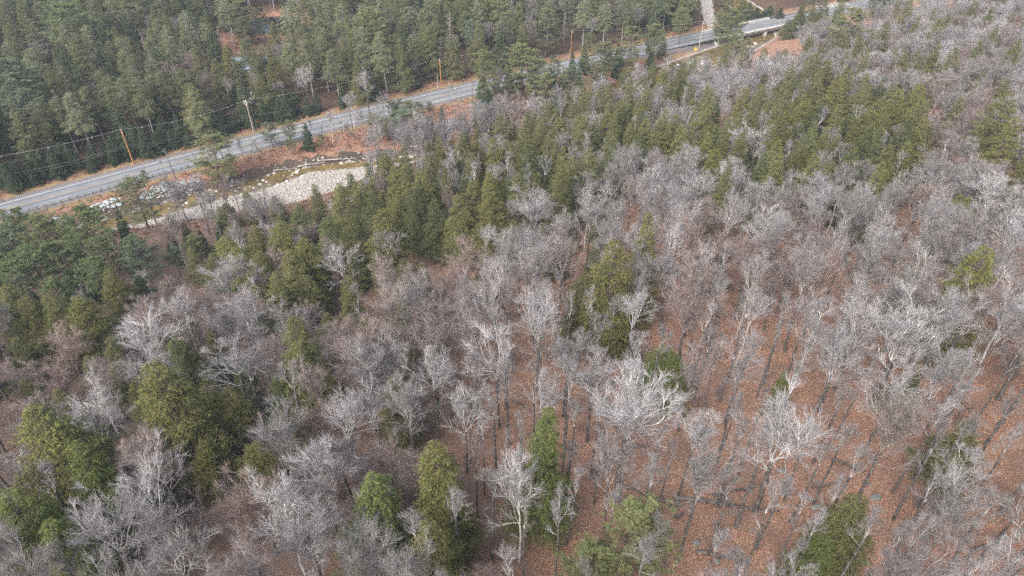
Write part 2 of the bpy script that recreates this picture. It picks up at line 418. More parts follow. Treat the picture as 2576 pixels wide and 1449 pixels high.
def snag(seed, h=17.):
    g = np.random.default_rng(seed)
    K = 8; zz = np.linspace(0, 1, K); P = np.zeros((1, K, 3)); P[0, :, 2] = zz * h; P[0, :, 0] = np.cumsum(g.normal(size=K)) * .05
    r = .17 * (1 - zz * .85)[None, :]
    P1, r1 = children(g, P, r, 75, .25, .99, lambda t, L: 2.1 * (1.12 - t) + .25, (70, 100), -.10, 5, .10, .22)
    P2, r2 = children(g, P1, r1, 5, .3, 1., lambda t, L: L * .3, (30, 60), -.05, 3, .15, .6)
    P3, r3 = children(g, P2, r2, 4, .2, 1., lambda t, L: L * .6 + .08, (30, 60), -.03, 2, .1, .7)
    a = seg_prisms(P1, np.maximum(r1, .014)); b = seg_prisms(P2, np.maximum(r2, .010)); c = seg_prisms(P3, np.maximum(r3, .008))
    return seg6(P, r), (np.concatenate([a[0], b[0], c[0]]), np.concatenate([a[1], b[1] + len(a[0]), c[1] + len(a[0]) + len(b[0])]))
def bush(seed, h=3.0, stems=7):
    g = np.random.default_rng(seed)
    P = np.zeros((stems, 5, 3)); az = g.uniform(0, 6.28, stems); sp = g.uniform(.1, .5, stems)
    s = np.linspace(0, 1, 5); hh = h * g.uniform(.6, 1, stems)
    P[:, :, 0] = (np.cos(az) * sp)[:, None] * s * hh[:, None]; P[:, :, 1] = (np.sin(az) * sp)[:, None] * s * hh[:, None]; P[:, :, 2] = hh[:, None] * s
    P[:, :, :2] += g.normal(size=(stems, 1, 2)) * .12
    r = np.outer(np.full(stems, .028), np.linspace(1, .3, 5))
    P1, r1 = children(g, P, r, 6, .2, 1., lambda t, L: L * .35, (20, 50), .15, 4, .15, .6)
    P2, r2 = children(g, P1, r1, 5, .1, 1., lambda t, L: L * .45, (20, 50), .1, 3, .15, .7)
    P3, r3 = children(g, P2, r2, 2, .1, 1., lambda t, L: L * .5 + .06, (20, 50), .05, 2, .15, .8)
    Vs, Fs, off = [], [], 0
    for Pp, rr in ((P, r), (P1, np.maximum(r1, .010)), (P2, np.maximum(r2, .007)), (P3, np.maximum(r3, .0055))):
        V, F = seg_prisms(Pp, rr); Vs.append(V); Fs.append(F + off); off += len(V)
    return np.concatenate(Vs), np.concatenate(Fs)

LIB = {}
def crad(v, q=96): 
    up_ = v[v[:, 2] > v[:, 2].max() * .15]
    return float(np.percentile(np.hypot(up_[:, 0], up_[:, 1]), q))
def lib_bare(key, mats, **kw):
    (tv, tf), (cv, cf, mi) = bare_tree(**kw)
    zt = float(cv[:, 2].max())
    LIB.setdefault(key, []).append(dict(h=zt, cr=crad(cv), trunk=mesh_np(key + " trunk", tv, [tf], mats[0], smooth=True), crown=mesh_np(key + " crown", cv, [cf], mats[1:], mi),
        whole=mesh_np(key, np.concatenate([tv, cv]), [tf, cf + len(tv)], mats, [0] * len(tf) + [1 + k for k in mi])))
def lib_con(key, mats, built, h, cr):
    (tv, tf), (bv, bf, lv, lf) = built
    cv = np.concatenate([bv, lv]); cr = crad(lv, 95); h = float(cv[:, 2].max())
    crown = mesh_np(key + " crown", cv, [bf, lf + len(bv)], [mats[0], mats[1]], [0] * len(bf) + [1] * len(lf))
    wv = np.concatenate([tv, bv, lv])
    whole = mesh_np(key, wv, [np.concatenate([tf, bf + len(tv)]), lf + len(tv) + len(bv)], [mats[0], mats[1]], [0] * (len(tf) + len(bf)) + [1] * len(lf))
    LIB.setdefault(key, []).append(dict(h=h, cr=cr, trunk=mesh_np(key + " trunk", tv, [tf], mats[0], smooth=True), crown=crown, whole=whole))
B3 = [M['bark'], M['limb'], M['twig']]
for i in range(6): lib_bare('maple', B3, seed=10 + i, h=18., cr=4.6, nl=[3, 4, 5][i % 3], style='maple')
for i in range(4): lib_bare('maplefan', B3, seed=30 + i, h=18., cr=4.4, nl=4 + i % 2, style='fan')
for i in range(3): lib_bare('beech', [M['bark'], M['redlimb'], M['redtwig']], seed=50 + i, h=17., cr=4.4, nl=5, style='beech')
for i in range(4): lib_bare('pole', B3, seed=90 + i, h=17., cr=2.3, nl=2 + i % 2, style='pole')
for i in range(3): lib_bare('birch', [M['birchbark'], M['birchbark'], M['twig']], seed=70 + i, h=17., cr=3.8, nl=3, style='birch')
for i in range(6): lib_con('hemlock', [M['conibark'], M['hemlock']], conifer(100 + i, h=18., cr=4.0, base=.06, nb=210, pw=[.70, .84, .62][i % 3]), 18., 4.0)
for i in range(3): lib_con('hemlockhigh', [M['palebark'], M['hemlock']], conifer(120 + i, h=20., cr=3.7, base=.42, nb=150, pw=.5), 20., 3.7)
for i in range(3): lib_con('spruce', [M['conibark'], M['spruce']], conifer(140 + i, h=12., cr=2.4, base=.03, nb=150, pw=.95, droop=.30, rise=.12, ll=.2, lw=.09, trunk_r=.14), 12., 2.4)
for i in range(4): lib_con('pine', [M['conibark'], M['pine']], pine(160 + i, h=20., cr=4.3, base=.28 + .1 * (i % 2)), 20., 4.3)
for i in range(2):
    (tv, tf), (cv, cf) = snag(180 + i)
    LIB.setdefault('snag', []).append(dict(h=17., cr=2.3, trunk=mesh_np("snag trunk", tv, [tf], M['deadwood'], smooth=True), crown=mesh_np("snag crown", cv, [cf], M['deadwood']),
        whole=mesh_np("snag", np.concatenate([tv, cv]), [tf, cf + len(tv)], [M['deadwood']])))
for i in range(4):
    v, f = bush(190 + i); LIB.setdefault('bush', []).append(dict(h=3., cr=1.5, whole=mesh_np("shrub", v, [f], M['redtwig'] if i % 2 else M['twig'])))

KIND = {'maple': 'maple_tree', 'pole': 'slender_maple_tree', 'maplefan': 'ash_tree', 'beech': 'beech_tree', 'birch': 'birch_tree', 'hemlock': 'hemlock_tree', 'hemlockhigh': 'fir_tree',
        'spruce': 'spruce_tree', 'pine': 'pine_tree', 'snag': 'dead_tree', 'bush': 'shrub'}
TREES = []      # placed trees, built at the end
def put(key, x, y, h, w=None, tone='', col=(1, 1, 1), parts=True, lean=None, label=None, var=None, z=None):
    lib = LIB[key]; vi = rnd.randrange(len(lib)) if var is None else var; it = lib[vi]
    z = (tz(x, y) if z is None else z) - .05
    sz = h / it['h']; sx = (w / 2 / it['cr']) if w else sz * rnd.uniform(.9, 1.15)
    lx, ly = lean if lean else (rnd.gauss(0, .02), rnd.gauss(0, .02))
    u, v, d = proj(x, y, z + h * .9)
    TREES.append(dict(key=key, vi=vi, kind=KIND[key], u=u, v=v, d=d, x=x, y=y, z=z, h=h, tone=tone, label=label, cr=sx * it['cr'], parts=parts, col=col,
        rot=(lx, ly, rnd.uniform(0, 6.283)), sc=(sx * rnd.uniform(.94, 1.06), sx * rnd.uniform(.94, 1.06), sz)))
def realise(t):
    it = LIB[t['key']][t['vi']]; loc = (t['x'], t['y'], t['z']); col = (*t['col'], 1)
    if t['parts'] and 'trunk' in it:
        root = link(t['kind'], None, None, loc, t['rot'], t['sc']); root.empty_display_size = .1
        link('trunk', it['trunk'], root); link('crown', it['crown'], root).color = col
    else:
        root = link(t['kind'], it['whole'], None, loc, t['rot'], t['sc']); root.color = col
    t['root'] = root
# ================================================================== THE SETTING
def terrain_obj():
    def axis(lo, hi, st, far):
        c = list(np.arange(lo, hi + .01, st)); s = st; p = hi; q = lo
        while p < far: s *= 1.35; p += s; c.append(p); q -= s; c.insert(0, q)
        return np.array(c)
    xs = axis(-300, 430, 1.7, 2600); ys = axis(-30, 480, 1.7, 2600)
    X, Y = np.meshgrid(xs, ys); Z = terrain(X, Y)
    rr = np.hypot(X, Y)
    nx, ny = len(xs), len(ys)
    V = np.stack([X, Y, Z], -1).reshape(-1, 3)
    i = np.arange(ny - 1)[:, None] * nx + np.arange(nx - 1)[None, :]
    F = np.stack([i, i + 1, i + nx + 1, i + nx], -1).reshape(-1, 4)
    a, b = ab(X, Y); rbv = road_b(a); bn = np.interp(a, nwA, nwB); bb = np.interp(a, brA, brB)
    du = dist_poly(X, Y, UP)
    chan = sstep(2, -1, b - bn) * sstep(-1.5, 2.5, b - bb) * sstep(A_END + 8, A_END - 4, a)
    grav = np.maximum(chan, np.where(a > A_END - 10, sstep(9, 6, du), 0) * sstep(A_END + 60, A_END + 110, a) * .85)
    P = lambda *pts: np.array([G(u, v, 0) for u, v in pts])
    grav = np.maximum(grav, sstep(3.4, 2.2, dist_poly(X, Y, P((1779, -90), (1776, 0), (1782, 40), (1800, 72)))))
    grav = np.maximum(grav, .75 * sstep(3.2, 1.6, dist_poly(X, Y, P((1858, 44), (1885, 34)))))
    grav = np.maximum(grav, .85 * sstep(7, 4, dist_poly(X, Y, P((2075, 22), (2125, 14)))))
    dr = b - rbv
    shoulder = np.maximum(sstep(7.2, 6.0, np.abs(dr)), 0)
    verge = .8 * sstep(9.5, 7.6, np.abs(dr)) * (1 - shoulder)
    brush = np.maximum(sstep(-1, 2, b - bn) * sstep(2, -2, dr) * (a < A_END + 60), sstep(14, 9, np.abs(dr)))
    brush = np.maximum(brush, sstep(42, 30, dist_poly(X, Y, P((600, 100), (700, 110), (760, 60)))))
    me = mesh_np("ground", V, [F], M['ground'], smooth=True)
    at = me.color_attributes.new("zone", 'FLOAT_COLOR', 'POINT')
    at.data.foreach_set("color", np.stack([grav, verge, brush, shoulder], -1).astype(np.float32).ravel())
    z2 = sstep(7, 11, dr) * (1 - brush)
    at2 = me.color_attributes.new("north_floor", 'FLOAT_COLOR', 'POINT'); at2.data.foreach_set("color", np.stack([z2, z2, z2, z2], -1).astype(np.float32).ravel())
    o = link("ground", me); tag(o, "leaf strewn forest ground falling to the river valley", kind='structure')
def ground_mat():
    m, t, b = newmat("forest floor", .95, .1)
    c = coords(t)
    at = t.nodes.new("ShaderNodeAttribute"); at.attribute_name = "zone"
    sep = t.nodes.new("ShaderNodeSeparateColor"); t.links.new(at.outputs["Color"], sep.inputs[0])
    vo = N(t, "ShaderNodeTexVoronoi", Scale=11.0); t.links.new(c, vo.inputs["Vector"])
    sv = t.nodes.new("ShaderNodeSeparateColor"); t.links.new(vo.outputs["Color"], sv.inputs[0])
    litter = ramp(t, sv.outputs[0], [(0, (.19, .105, .078)), (.35, (.335, .180, .118)), (.65, (.40, .215, .142)), (.88, (.47, .295, .21)), (1, (.58, .45, .37))])
    n1 = noise(t, .28, 5, .65, c)
    litter = mix(t, ramp(t, n1, [(.42, (0, 0, 0)), (.64, (.8, .8, .8))]), litter, (.24, .155, .12))
    n2 = noise(t, 1.6, 4, .7, c)
    litter = mix(t, ramp(t, n2, [(.5, (0, 0, 0)), (.75, (.6, .6, .6))]), litter, (.11, .10, .05))
    sxx = t.nodes.new("ShaderNodeSeparateXYZ"); t.links.new(c, sxx.inputs[0])
    mr = N(t, "ShaderNodeMapRange"); t.links.new(sxx.outputs[0], mr.inputs[0]); mr.inputs[1].default_value = 12; mr.inputs[2].default_value = -30; mr.inputs[3].default_value = 0; mr.inputs[4].default_value = .8
    litter = mix(t, mr.outputs[0], litter, (.15, .11, .09))
    at2 = t.nodes.new("ShaderNodeAttribute"); at2.attribute_name = "north_floor"   # darker brown litter north of the road, under the conifers
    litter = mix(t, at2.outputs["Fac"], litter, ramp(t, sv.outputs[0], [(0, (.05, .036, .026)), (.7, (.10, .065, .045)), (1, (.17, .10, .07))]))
    brush = ramp(t, noise(t, 1.1, 6, .75, c), [(.3, (.12, .075, .06)), (.45, (.27, .135, .09)), (.6, (.29, .20, .15)), (.75, (.22, .185, .12))])
    verge = ramp(t, noise(t, .35, 5, .7, c), [(.35, (.25, .15, .09)), (.5, (.29, .215, .105)), (.7, (.20, .18, .09))])
    shoul = ramp(t, noise(t, 2.5, 5, .7, c), [(.3, (.13, .12, .12)), (.7, (.24, .22, .215))])
    vg = N(t, "ShaderNodeTexVoronoi", Scale=1.6); t.links.new(c, vg.inputs["Vector"])
    vs = t.nodes.new("ShaderNodeSeparateColor"); t.links.new(vg.outputs["Color"], vs.inputs[0])
    grav = ramp(t, vs.outputs[0], [(0, (.25, .23, .205)), (.5, (.37, .35, .325)), (1, (.46, .44, .42))])
    grav = mix(t, ramp(t, noise(t, .22, 5, .6, c), [(.5, (0, 0, 0)), (.75, (.55, .55, .55))]), grav, (.33, .26, .20))
    nz = noise(t, .8, 6, .7, c)
    def mask(ch, soft=.25):
        ma = N(t, "ShaderNodeMath", operation='ADD'); t.links.new(ch, ma.inputs[0])
        mm = N(t, "ShaderNodeMath", operation='MULTIPLY_ADD'); t.links.new(nz, mm.inputs[0]); mm.inputs[1].default_value = 1.0; mm.inputs[2].default_value = -.5
        t.links.new(mm.outputs[0], ma.inputs[1])
        return ramp(t, ma.outputs[0], [(.5 - soft / 2, (0, 0, 0)), (.5 + soft / 2, (1, 1, 1))])
    col = mix(t, mask(sep.outputs[2]), litter, brush)
    col = mix(t, mask(sep.outputs[1]), col, verge)
    col = mix(t, mask(at.outputs["Alpha"], .15), col, shoul)
    col = mix(t, mask(sep.outputs[0], .12), col, grav)
    gn = t.nodes.new("ShaderNodeNewGeometry"); sx = t.nodes.new("ShaderNodeSeparateXYZ"); t.links.new(gn.outputs["True Normal"], sx.inputs[0])
    col = mix(t, ramp(t, sx.outputs[2], [(.72, (1, 1, 1)), (.88, (0, 0, 0))]), col, (.085, .065, .052))   # bare soil on steep banks
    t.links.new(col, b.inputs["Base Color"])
    bump(t, b, vo.outputs["Distance"], .12, .8)
    return m
M['ground'] = ground_mat()
terrain_obj()

# sky dome lies in the world; road
M['asphalt'], t_, b_ = newmat("worn asphalt", .85, .25)
c_ = coords(t_)
t_.links.new(mix(t_, ramp(t_, noise(t_, .12, 5, .7, c_), [(.42, (0, 0, 0)), (.56, (1, 1, 1))]),
    ramp(t_, noise(t_, 9, 4, .7, c_), [(.3, (.13, .14, .155)), (.7, (.18, .19, .21))]), ramp(t_, noise(t_, 6, 4, .7, c_), [(.3, (.17, .18, .195)), (.7, (.225, .235, .25))])), b_.inputs["Base Color"])
M['track'] = flat("wheel polished asphalt", (.125, .135, .15), .7, .3, var=.2, scale=1.5)
M['white'] = flat("white road paint", (.60, .60, .59), .6, var=.25, scale=1.2)
M['yellow'] = flat("yellow road paint", (.42, .25, .07), .6, var=.25, scale=2)
def strip(name, a0, a1, o0, o1, z, mat, step=3.0, label=None, par=None, th=None):
    aa = np.arange(a0, a1 + .01, step); bb = road_b(aa); dd = np.gradient(bb, aa); nn = np.stack([-dd, np.ones_like(dd)], -1); nn /= np.linalg.norm(nn, axis=1)[:, None]
    p0 = np.stack([aa, bb], -1) + nn * o0; p1 = np.stack([aa, bb], -1) + nn * o1
    V = []
    for p in (p0, p1):
        x, y = xy(p[:, 0], p[:, 1]); V.append(np.stack([x, y, np.full(len(x), z)], -1))
    n = len(aa); V = np.stack(V, 1).reshape(-1, 3)
    i = np.arange(n - 1)[:, None] * 2
    F = i + np.array([[0, 2, 3, 1]]) if o1 > o0 else i + np.array([[0, 1, 3, 2]])
    Fs = [F]
    if th:
        V = np.concatenate([V, V - [0, 0, th]]); m = 2 * n
        Fs = [np.concatenate([F, F[:, ::-1] + m, i + np.array([[0, m, m + 2, 2]]), i + np.array([[1, 3, m + 3, m + 1]])])]
    o = link(name, mesh_np(name, V, Fs, mat), par)
    if par is None: tag(o, label, kind='structure')
    return o
strip("road", A0 - 160, A1 + 90, -4.6, 4.6, 0.03, M['asphalt'], label="worn grey two lane road with white edge lines")
strip("road_wheel_track", A0 - 160, A1 + 90, 2.2, 3.1, 0.034, M['track'], label="dark worn strip in the far lane")
strip("road_wheel_track", A0 - 160, A1 + 90, -1.6, -.7, 0.034, M['track'], label="dark worn strip in the near lane")
strip("road_edge_line", A0 - 160, A1 + 90, 3.54, 3.67, 0.038, M['white'], label="white line along the forest side of the road")
strip("road_edge_line", A0 - 160, A1 + 90, -3.67, -3.54, 0.038, M['white'], label="white line along the river side of the road")
for o0 in (-.21, .10): strip("road_center_line", A0 - 160, A1 + 90, o0, o0 + .11, 0.038, M['yellow'], label="faded yellow line along the middle of the road")

# water
M['water'], t_, b_ = newmat("shallow river water", .12, .35)
c_ = coords(t_)
t_.links.new(ramp(t_, noise(t_, .35, 6, .7, c_, .6), [(.32, (.045, .038, .018)), (.48, (.12, .088, .035)), (.62, (.20, .145, .060)), (.75, (.28, .24, .17))]), b_.inputs["Base Color"])
bump(t_, b_, noise(t_, 2.2, 4, .6, c_), .05, .5)
def sheet(name, pts, z, mat, label):
    me = bpy.data.meshes.new(name); me.from_pydata([(p[0], p[1], z) for p in pts], [], [tuple(range(len(pts)))]); me.materials.append(mat); me.update()
    return tag(link(name, me), label, kind='structure')
aw = np.linspace(nwA[0] - 60, A_END + 4, 60)
top_ = [xy(a, np.interp(a, nwA, nwB) + 3.5) for a in aw]; bot_ = [xy(a, np.interp(a, brA, brB) - 3) for a in aw][::-1]
sheet("river_water", bot_[::-1] + top_[::-1], WZ, M['water'], "shallow brown river beside a pale gravel bar")
tt = np.gradient(UP, axis=0); tt /= np.linalg.norm(tt, axis=1)[:, None]; nn = np.stack([-tt[:, 1], tt[:, 0]], -1)
sheet("river_water", list(UP - nn * 9) + list((UP + nn * 9)[::-1]), WZ - .15, M['water'], "river water running under the bridge")
M['pond'] = flat("dark still water", (.012, .013, .014), .06, .5, var=.3, scale=.2)
sheet("pond_water", [(POND[0] + POND_R[0] * 1.15 * math.cos(k / 40 * 6.283), POND[1] + POND_R[1] * 1.15 * math.sin(k / 40 * 6.283)) for k in range(40)], -.85, M['pond'], "small dark pond in the clearing above the cabin")

# ------------------------------------------------------------------ stones
def rock_mesh(name, seed, mat, n=3, rough=.28, flatz=.7, sharp=True):
    import bmesh
    g = np.random.default_rng(seed); bm = bmesh.new(); bmesh.ops.create_icosphere(bm, subdivisions=n - 1, radius=1)
    pl = norm(g.normal(size=(9, 3))); d = g.uniform(.62, .95, 9)
    for v in bm.verts:
        p = np.array(v.co); p /= np.linalg.norm(p)
        r = 1.0
        for q, dd in zip(pl, d):
            k = p @ q
            if k > 1e-3: r = min(r, dd / k)
        p = p * r * (1 + g.normal() * .02); p[2] *= flatz; v.co = p
    me = bpy.data.meshes.new(name); bm.to_mesh(me); bm.free(); me.materials.append(mat); return me
def stone_mat(name, a, b2, c3):
    m, t, b = newmat(name, .85, .2); c = coords(t); oi = t.nodes.new("ShaderNodeObjectInfo")
    k = ramp(t, oi.outputs["Random"], [(0, a), (.5, b2), (1, c3)])
    k = mix(t, .5, k, ramp(t, noise(t, 3, 5, .65, c), [(.3, tuple(x * .55 for x in b2)), (.7, tuple(min(.85, x * 1.35) for x in b2))]))
    t.links.new(k, b.inputs["Base Color"]); return m
M['riprap'] = stone_mat("blue grey quarried stone", (.18, .215, .225), (.30, .345, .355), (.48, .52, .52))
M['cobble'] = stone_mat("bleached river stone", (.33, .31, .28), (.46, .44, .42), (.58, .56, .54))
rip = [rock_mesh("boulder", 200 + i, M['riprap'], flatz=.62) for i in range(6)]
cob = [rock_mesh("river stone", 220 + i, M['cobble'], flatz=.6) for i in range(5)]
STONES = []
def stone(meshes, name, x, y, r, z=None, grp=None, sink=.25):
    z = tz(x, y) if z is None else z
    o = link(name, rnd.choice(meshes), None, (x, y, z + r * (.6 - sink) * .5), (rnd.uniform(-.4, .4), rnd.uniform(-.4, .4), rnd.uniform(0, 6.28)),
             (r * rnd.uniform(.8, 1.3), r * rnd.uniform(.7, 1.1), r * rnd.uniform(.7, 1.1)))
    u, v, d = proj(x, y, z + r * .4); STONES.append(dict(root=o, kind=name, u=u, v=v, x=x, y=y, r=r, z=z)); return o
# riprap bank: two heaps below the road
def heap(pts, n, r0, r1):
    seg = [np.array(p, float) for p in pts]
    placed = []
    for _ in range(n * 6):
        if len(placed) >= n: break
        k = rnd.uniform(0, len(seg) - 1.001); i = int(k); p = seg[i] * (1 - k + i) + seg[i + 1] * (k - i)
        u = p[0] + rnd.gauss(0, 2); v = p[1] + rnd.uniform(-p[2], p[2]); r = rnd.uniform(r0, r1) * rnd.choice([.6, .8, 1, 1.2])
        x, y, z, _t = ground(u, v)
        if all((x - q[0]) ** 2 + (y - q[1]) ** 2 > (.62 * (r + q[2])) ** 2 for q in placed):
            placed.append((x, y, r)); stone(rip, "boulder", x, y, r, None)
heap([(216, 530, 4), (240, 524, 8), (268, 517, 12), (296, 510, 12), (308, 508, 8)], 62, .55, 1.15)
heap([(356, 498, 6), (385, 484, 14), (415, 480, 18), (440, 476, 18), (475, 470, 16), (500, 465, 8)], 120, .42, .95)
heap([(120, 560, 8), (150, 556, 8), (170, 552, 6)], 22, .6, 1.1)
# scattered pale stones in the water and along the bar (countable ones); finer cobbles are one mass
for (u, v, r) in [(692, 470, .5), (700, 466, .6), (712, 462, .55), (722, 458, .7), (730, 463, .5), (672, 462, .6), (664, 458, .55), (655, 468, .6), (650, 459, .4), (676, 444, .7), (690, 440, .6),
                  (740, 440, .7), (748, 437, .8), (735, 445, .5), (760, 445, .6), (715, 447, .4), (860, 413, .7), (838, 418, .4), (640, 478, .6), (630, 474, .4), (618, 481, .4), (578, 456, .8), (582, 468, .7), (574, 449, .5),
                  (463, 508, .7), (457, 505, .6), (442, 502, .8), (436, 506, .6), (470, 515, .6), (462, 521, .5), (530, 478, .5), (545, 486, .5), (512, 492, .4), (727, 423, .4), (744, 418, .45), (790, 404, .5), (800, 400, .4), (770, 411, .4), (812, 397, .35), (753, 428, .4),
                  (560, 491, .5), (602, 476, .45), (608, 489, .5), (596, 486, .4), (905, 394, .6), (880, 404, .5), (1010, 396, .6), (1046, 391, .5), (1900, 112, .9), (1880, 118, .8), (1887, 105, .7), (1893, 120, .6), (2094, 82, .9), (2110, 60, .8)]:
    x, y, z, _t = ground(u, v); stone(cob, "river_stone", x, y, r, max(z, WZ - .12))
g = np.random.default_rng(5)
def cobble_mass():
    V, F = [], []; base = np.array([(1, 0, 0), (-.5, .87, 0), (-.5, -.87, 0), (.5, .5, .55), (-.7, 0, .55), (.45, -.55, .5), (0, 0, .8), (0, 1, .1), (0, -1, .1)], float)
    fc = [(0, 7, 3), (7, 1, 4), (7, 4, 3), (1, 2, 4), (2, 8, 5), (2, 5, 4), (8, 0, 5), (0, 3, 5), (3, 6, 5), (3, 4, 6), (4, 5, 6)]
    n = 0; fc = np.array(fc)
    for _ in range(110000):
        a = g.uniform(nwA[0] - 20, A_END); b0 = np.interp(a, brA, brB) - .5; b1 = np.interp(a, nwA, nwB) + 1.2; b = g.uniform(b0, b1)
        s = np.interp(a, swA, swB)
        if b > s + .3 and not ((b > b1 - 2.0 and g.random() < .12) or g.random() < .015 + .35 * math.exp(-(b - s) / .7)): continue
        x, y = xy(a, b); u, v, d = proj(x, y, WZ)
        if not (-60 < u < 1150 and v > 380): continue
        z = tz(x, y); z = max(z, WZ - .08); r = abs(g.normal(.0, .065)) + .055 + (.22 if g.random() < .03 else 0)
        c, s2 = math.cos(n), math.sin(n); Q = base * g.uniform(.7, 1.2, 3) * r
        Q = np.stack([Q[:, 0] * c - Q[:, 1] * s2, Q[:, 0] * s2 + Q[:, 1] * c, Q[:, 2]], -1) + [x, y, z - .02]
        V.append(Q); F.append(fc + 9 * n); n += 1
    m, t, b = newmat("bleached cobbles", .9, .15)
    rp = t.nodes.new("ShaderNodeNewGeometry").outputs["Random Per Island"]
    t.links.new(ramp(t, rp, [(0, (.17, .15, .125)), (.35, (.27, .25, .225)), (.75, (.36, .34, .315)), (1, (.48, .46, .44))]), b.inputs["Base Color"])
    o = link("cobbles", mesh_np("cobbles", np.concatenate(V), [np.concatenate(F)], m)); tag(o, "pale cobbles covering the gravel bar of the river", kind='stuff')
cobble_mass()

# ------------------------------------------------------------------ logs
LOGS = []
def log(u0, v0, u1, v1, r=.18, z0=.15, z1=.15, name="fallen_log", label=None, mat='deadwood', zbase=None):
    x0, y0, g0, _ = ground(u0, v0); x1, y1, g1, _ = ground(u1, v1)
    if zbase is not None: g0 = g1 = zbase
    n = 9; s = np.linspace(0, 1, n)
    zz = np.array([max(g0 * (1 - k) + g1 * k, tz(x0 + (x1 - x0) * k, y0 + (y1 - y0) * k)) for k in s]) + z0 * (1 - s) + z1 * s + r * .5
    P = np.stack([x0 + (x1 - x0) * s + np.sin(s * 5) * .12, y0 + (y1 - y0) * s + np.sin(s * 7) * .1, zz], -1)
    mb = MB(); mb.tube(P, r * (1 - .55 * s), 8)
    for k in range(5):
        i = rnd.randrange(3, n - 1); d = np.array([rnd.uniform(-1, 1), rnd.uniform(-1, 1), rnd.uniform(.1, .8)]); d /= np.linalg.norm(d)
        L = rnd.uniform(.5, 1.6); mb.tube([P[i], P[i] + d * L * .5, P[i] + d * L + [0, 0, .1]], [r * .3, r * .2, r * .06], 5)
    me = mb.mesh(name, M[mat], True); me.transform(__import__('mathutils').Matrix.Translation((-P[0]).tolist()))
    o = link(name, me, None, tuple(P[0])); tag(o, label, 'log'); LOGS.append(o); return o
log(688, 431, 748, 425, .22, name="driftwood_log", label="grey driftwood log lying along the water below the dirt bank")
log(749, 424, 826, 410, .26, z0=.5, name="driftwood_log", label="long bleached driftwood trunk at the water edge, middle of the jam")
log(822, 408, 905, 404, .24, z0=.6, z1=.8, name="driftwood_log", label="bleached driftwood trunk at the downstream tip of the jam")
log(800, 411, 868, 402, .18, z0=.8, z1=1.1, name="driftwood_log", label="thin bleached trunk lying across the top of the driftwood jam")
log(848, 386, 872, 377, .15, name="driftwood_log", label="short pale branch on the leaf covered bank above the jam")
log(1018, 383, 1066, 378, .34, z0=.5, z1=.9, name="driftwood_log", label="thick white log at the river bend behind the bluish pine")
log(1012, 388, 1050, 384, .2, name="driftwood_log", label="thinner pale log beside the thick white log at the bend")
for k in range(7):
    u0 = 842 + k * 8 + rnd.uniform(-3, 3); log(u0, 400 + rnd.uniform(-2, 2), u0 + rnd.uniform(14, 40), 392 - rnd.uniform(0, 12), .10, z0=.3, z1=.9, name="driftwood_branch", mat='conibark',
        label=["upstream most", "second", "third", "fourth", "fifth", "sixth", "downstream most"][k] + " dark dead branch along the driftwood jam under the bank")
log(1694, 1255, 1963, 1291, .24, name="fallen_log", mat='bark', label="long straight fallen trunk lying on the orange leaves of the open floor")
log(1792, 1249, 1934, 1218, .17, name="fallen_log", mat='bark', label="mossy fallen trunk rising behind the long straight one")
log(1640, 1258, 1720, 1276, .26, name="fallen_log", mat='conibark', label="dark rotten log at the end of the long fallen trunk")
log(1694, 1307, 1722, 1293, .15, name="fallen_log", mat='bark', label="short fallen branch just in front of the long fallen trunk")
log(1560, 1225, 1640, 1250, .14, name="fallen_log", mat='bark', label="thin fallen stem behind the yellow green pine")
log(1375, 880, 1440, 872, .16, name="fallen_log", mat='deadwood', label="pale fallen stem on the floor below the hemlock pair")
LW = [(1580, 1130, 1640, 1120, "great pale crown's trunk"), (2090, 1160, 2180, 1190, "forked pale tree"), (2260, 1330, 2330, 1300, "bottom green hemlock"), (1500, 1090, 1530, 1050, "slender stems left of the great pale crown"), (2380, 1010, 2460, 1040, "far open floor"), (1940, 1010, 1900, 1060, "small spire hemlock"), (1750, 1390, 1850, 1410, "bottom edge of the open floor"), (2040, 1230, 2110, 1215, "open floor beyond the long trunk"), (1290, 1010, 1340, 1040, "bright narrow hemlock's back"), (830, 1180, 900, 1170, "twisting pale limbed tree"), (480, 760, 540, 775, "mauve thicket on the near slope"), (1840, 770, 1900, 790, "pinkish crowns of the middle slope"), (2440, 1390, 2530, 1360, "lower corner of the slope")]
for k_, (a_, b_, c2_, d_, s_) in enumerate(LW): log(a_, b_, c2_, d_, rnd.uniform(.12, .22), name="fallen_log", mat=['bark', 'conibark', 'conibark'][k_ % 3], label="fallen trunk on the leaves by the " + s_)
log(638, 54, 674, 52, .22, name="fallen_log", label="pale log lying on the far bank of the dark pond")
log(683, 52, 700, 44, .2, name="fallen_log", label="pale leaning log among the brush beside the dark pond")
log(690, 44, 706, 56, .16, name="fallen_log", label="log crossing the brush beside the dark pond")
log(660, 72, 700, 68, .16, name="fallen_log", label="log on the near bank of the dark pond")

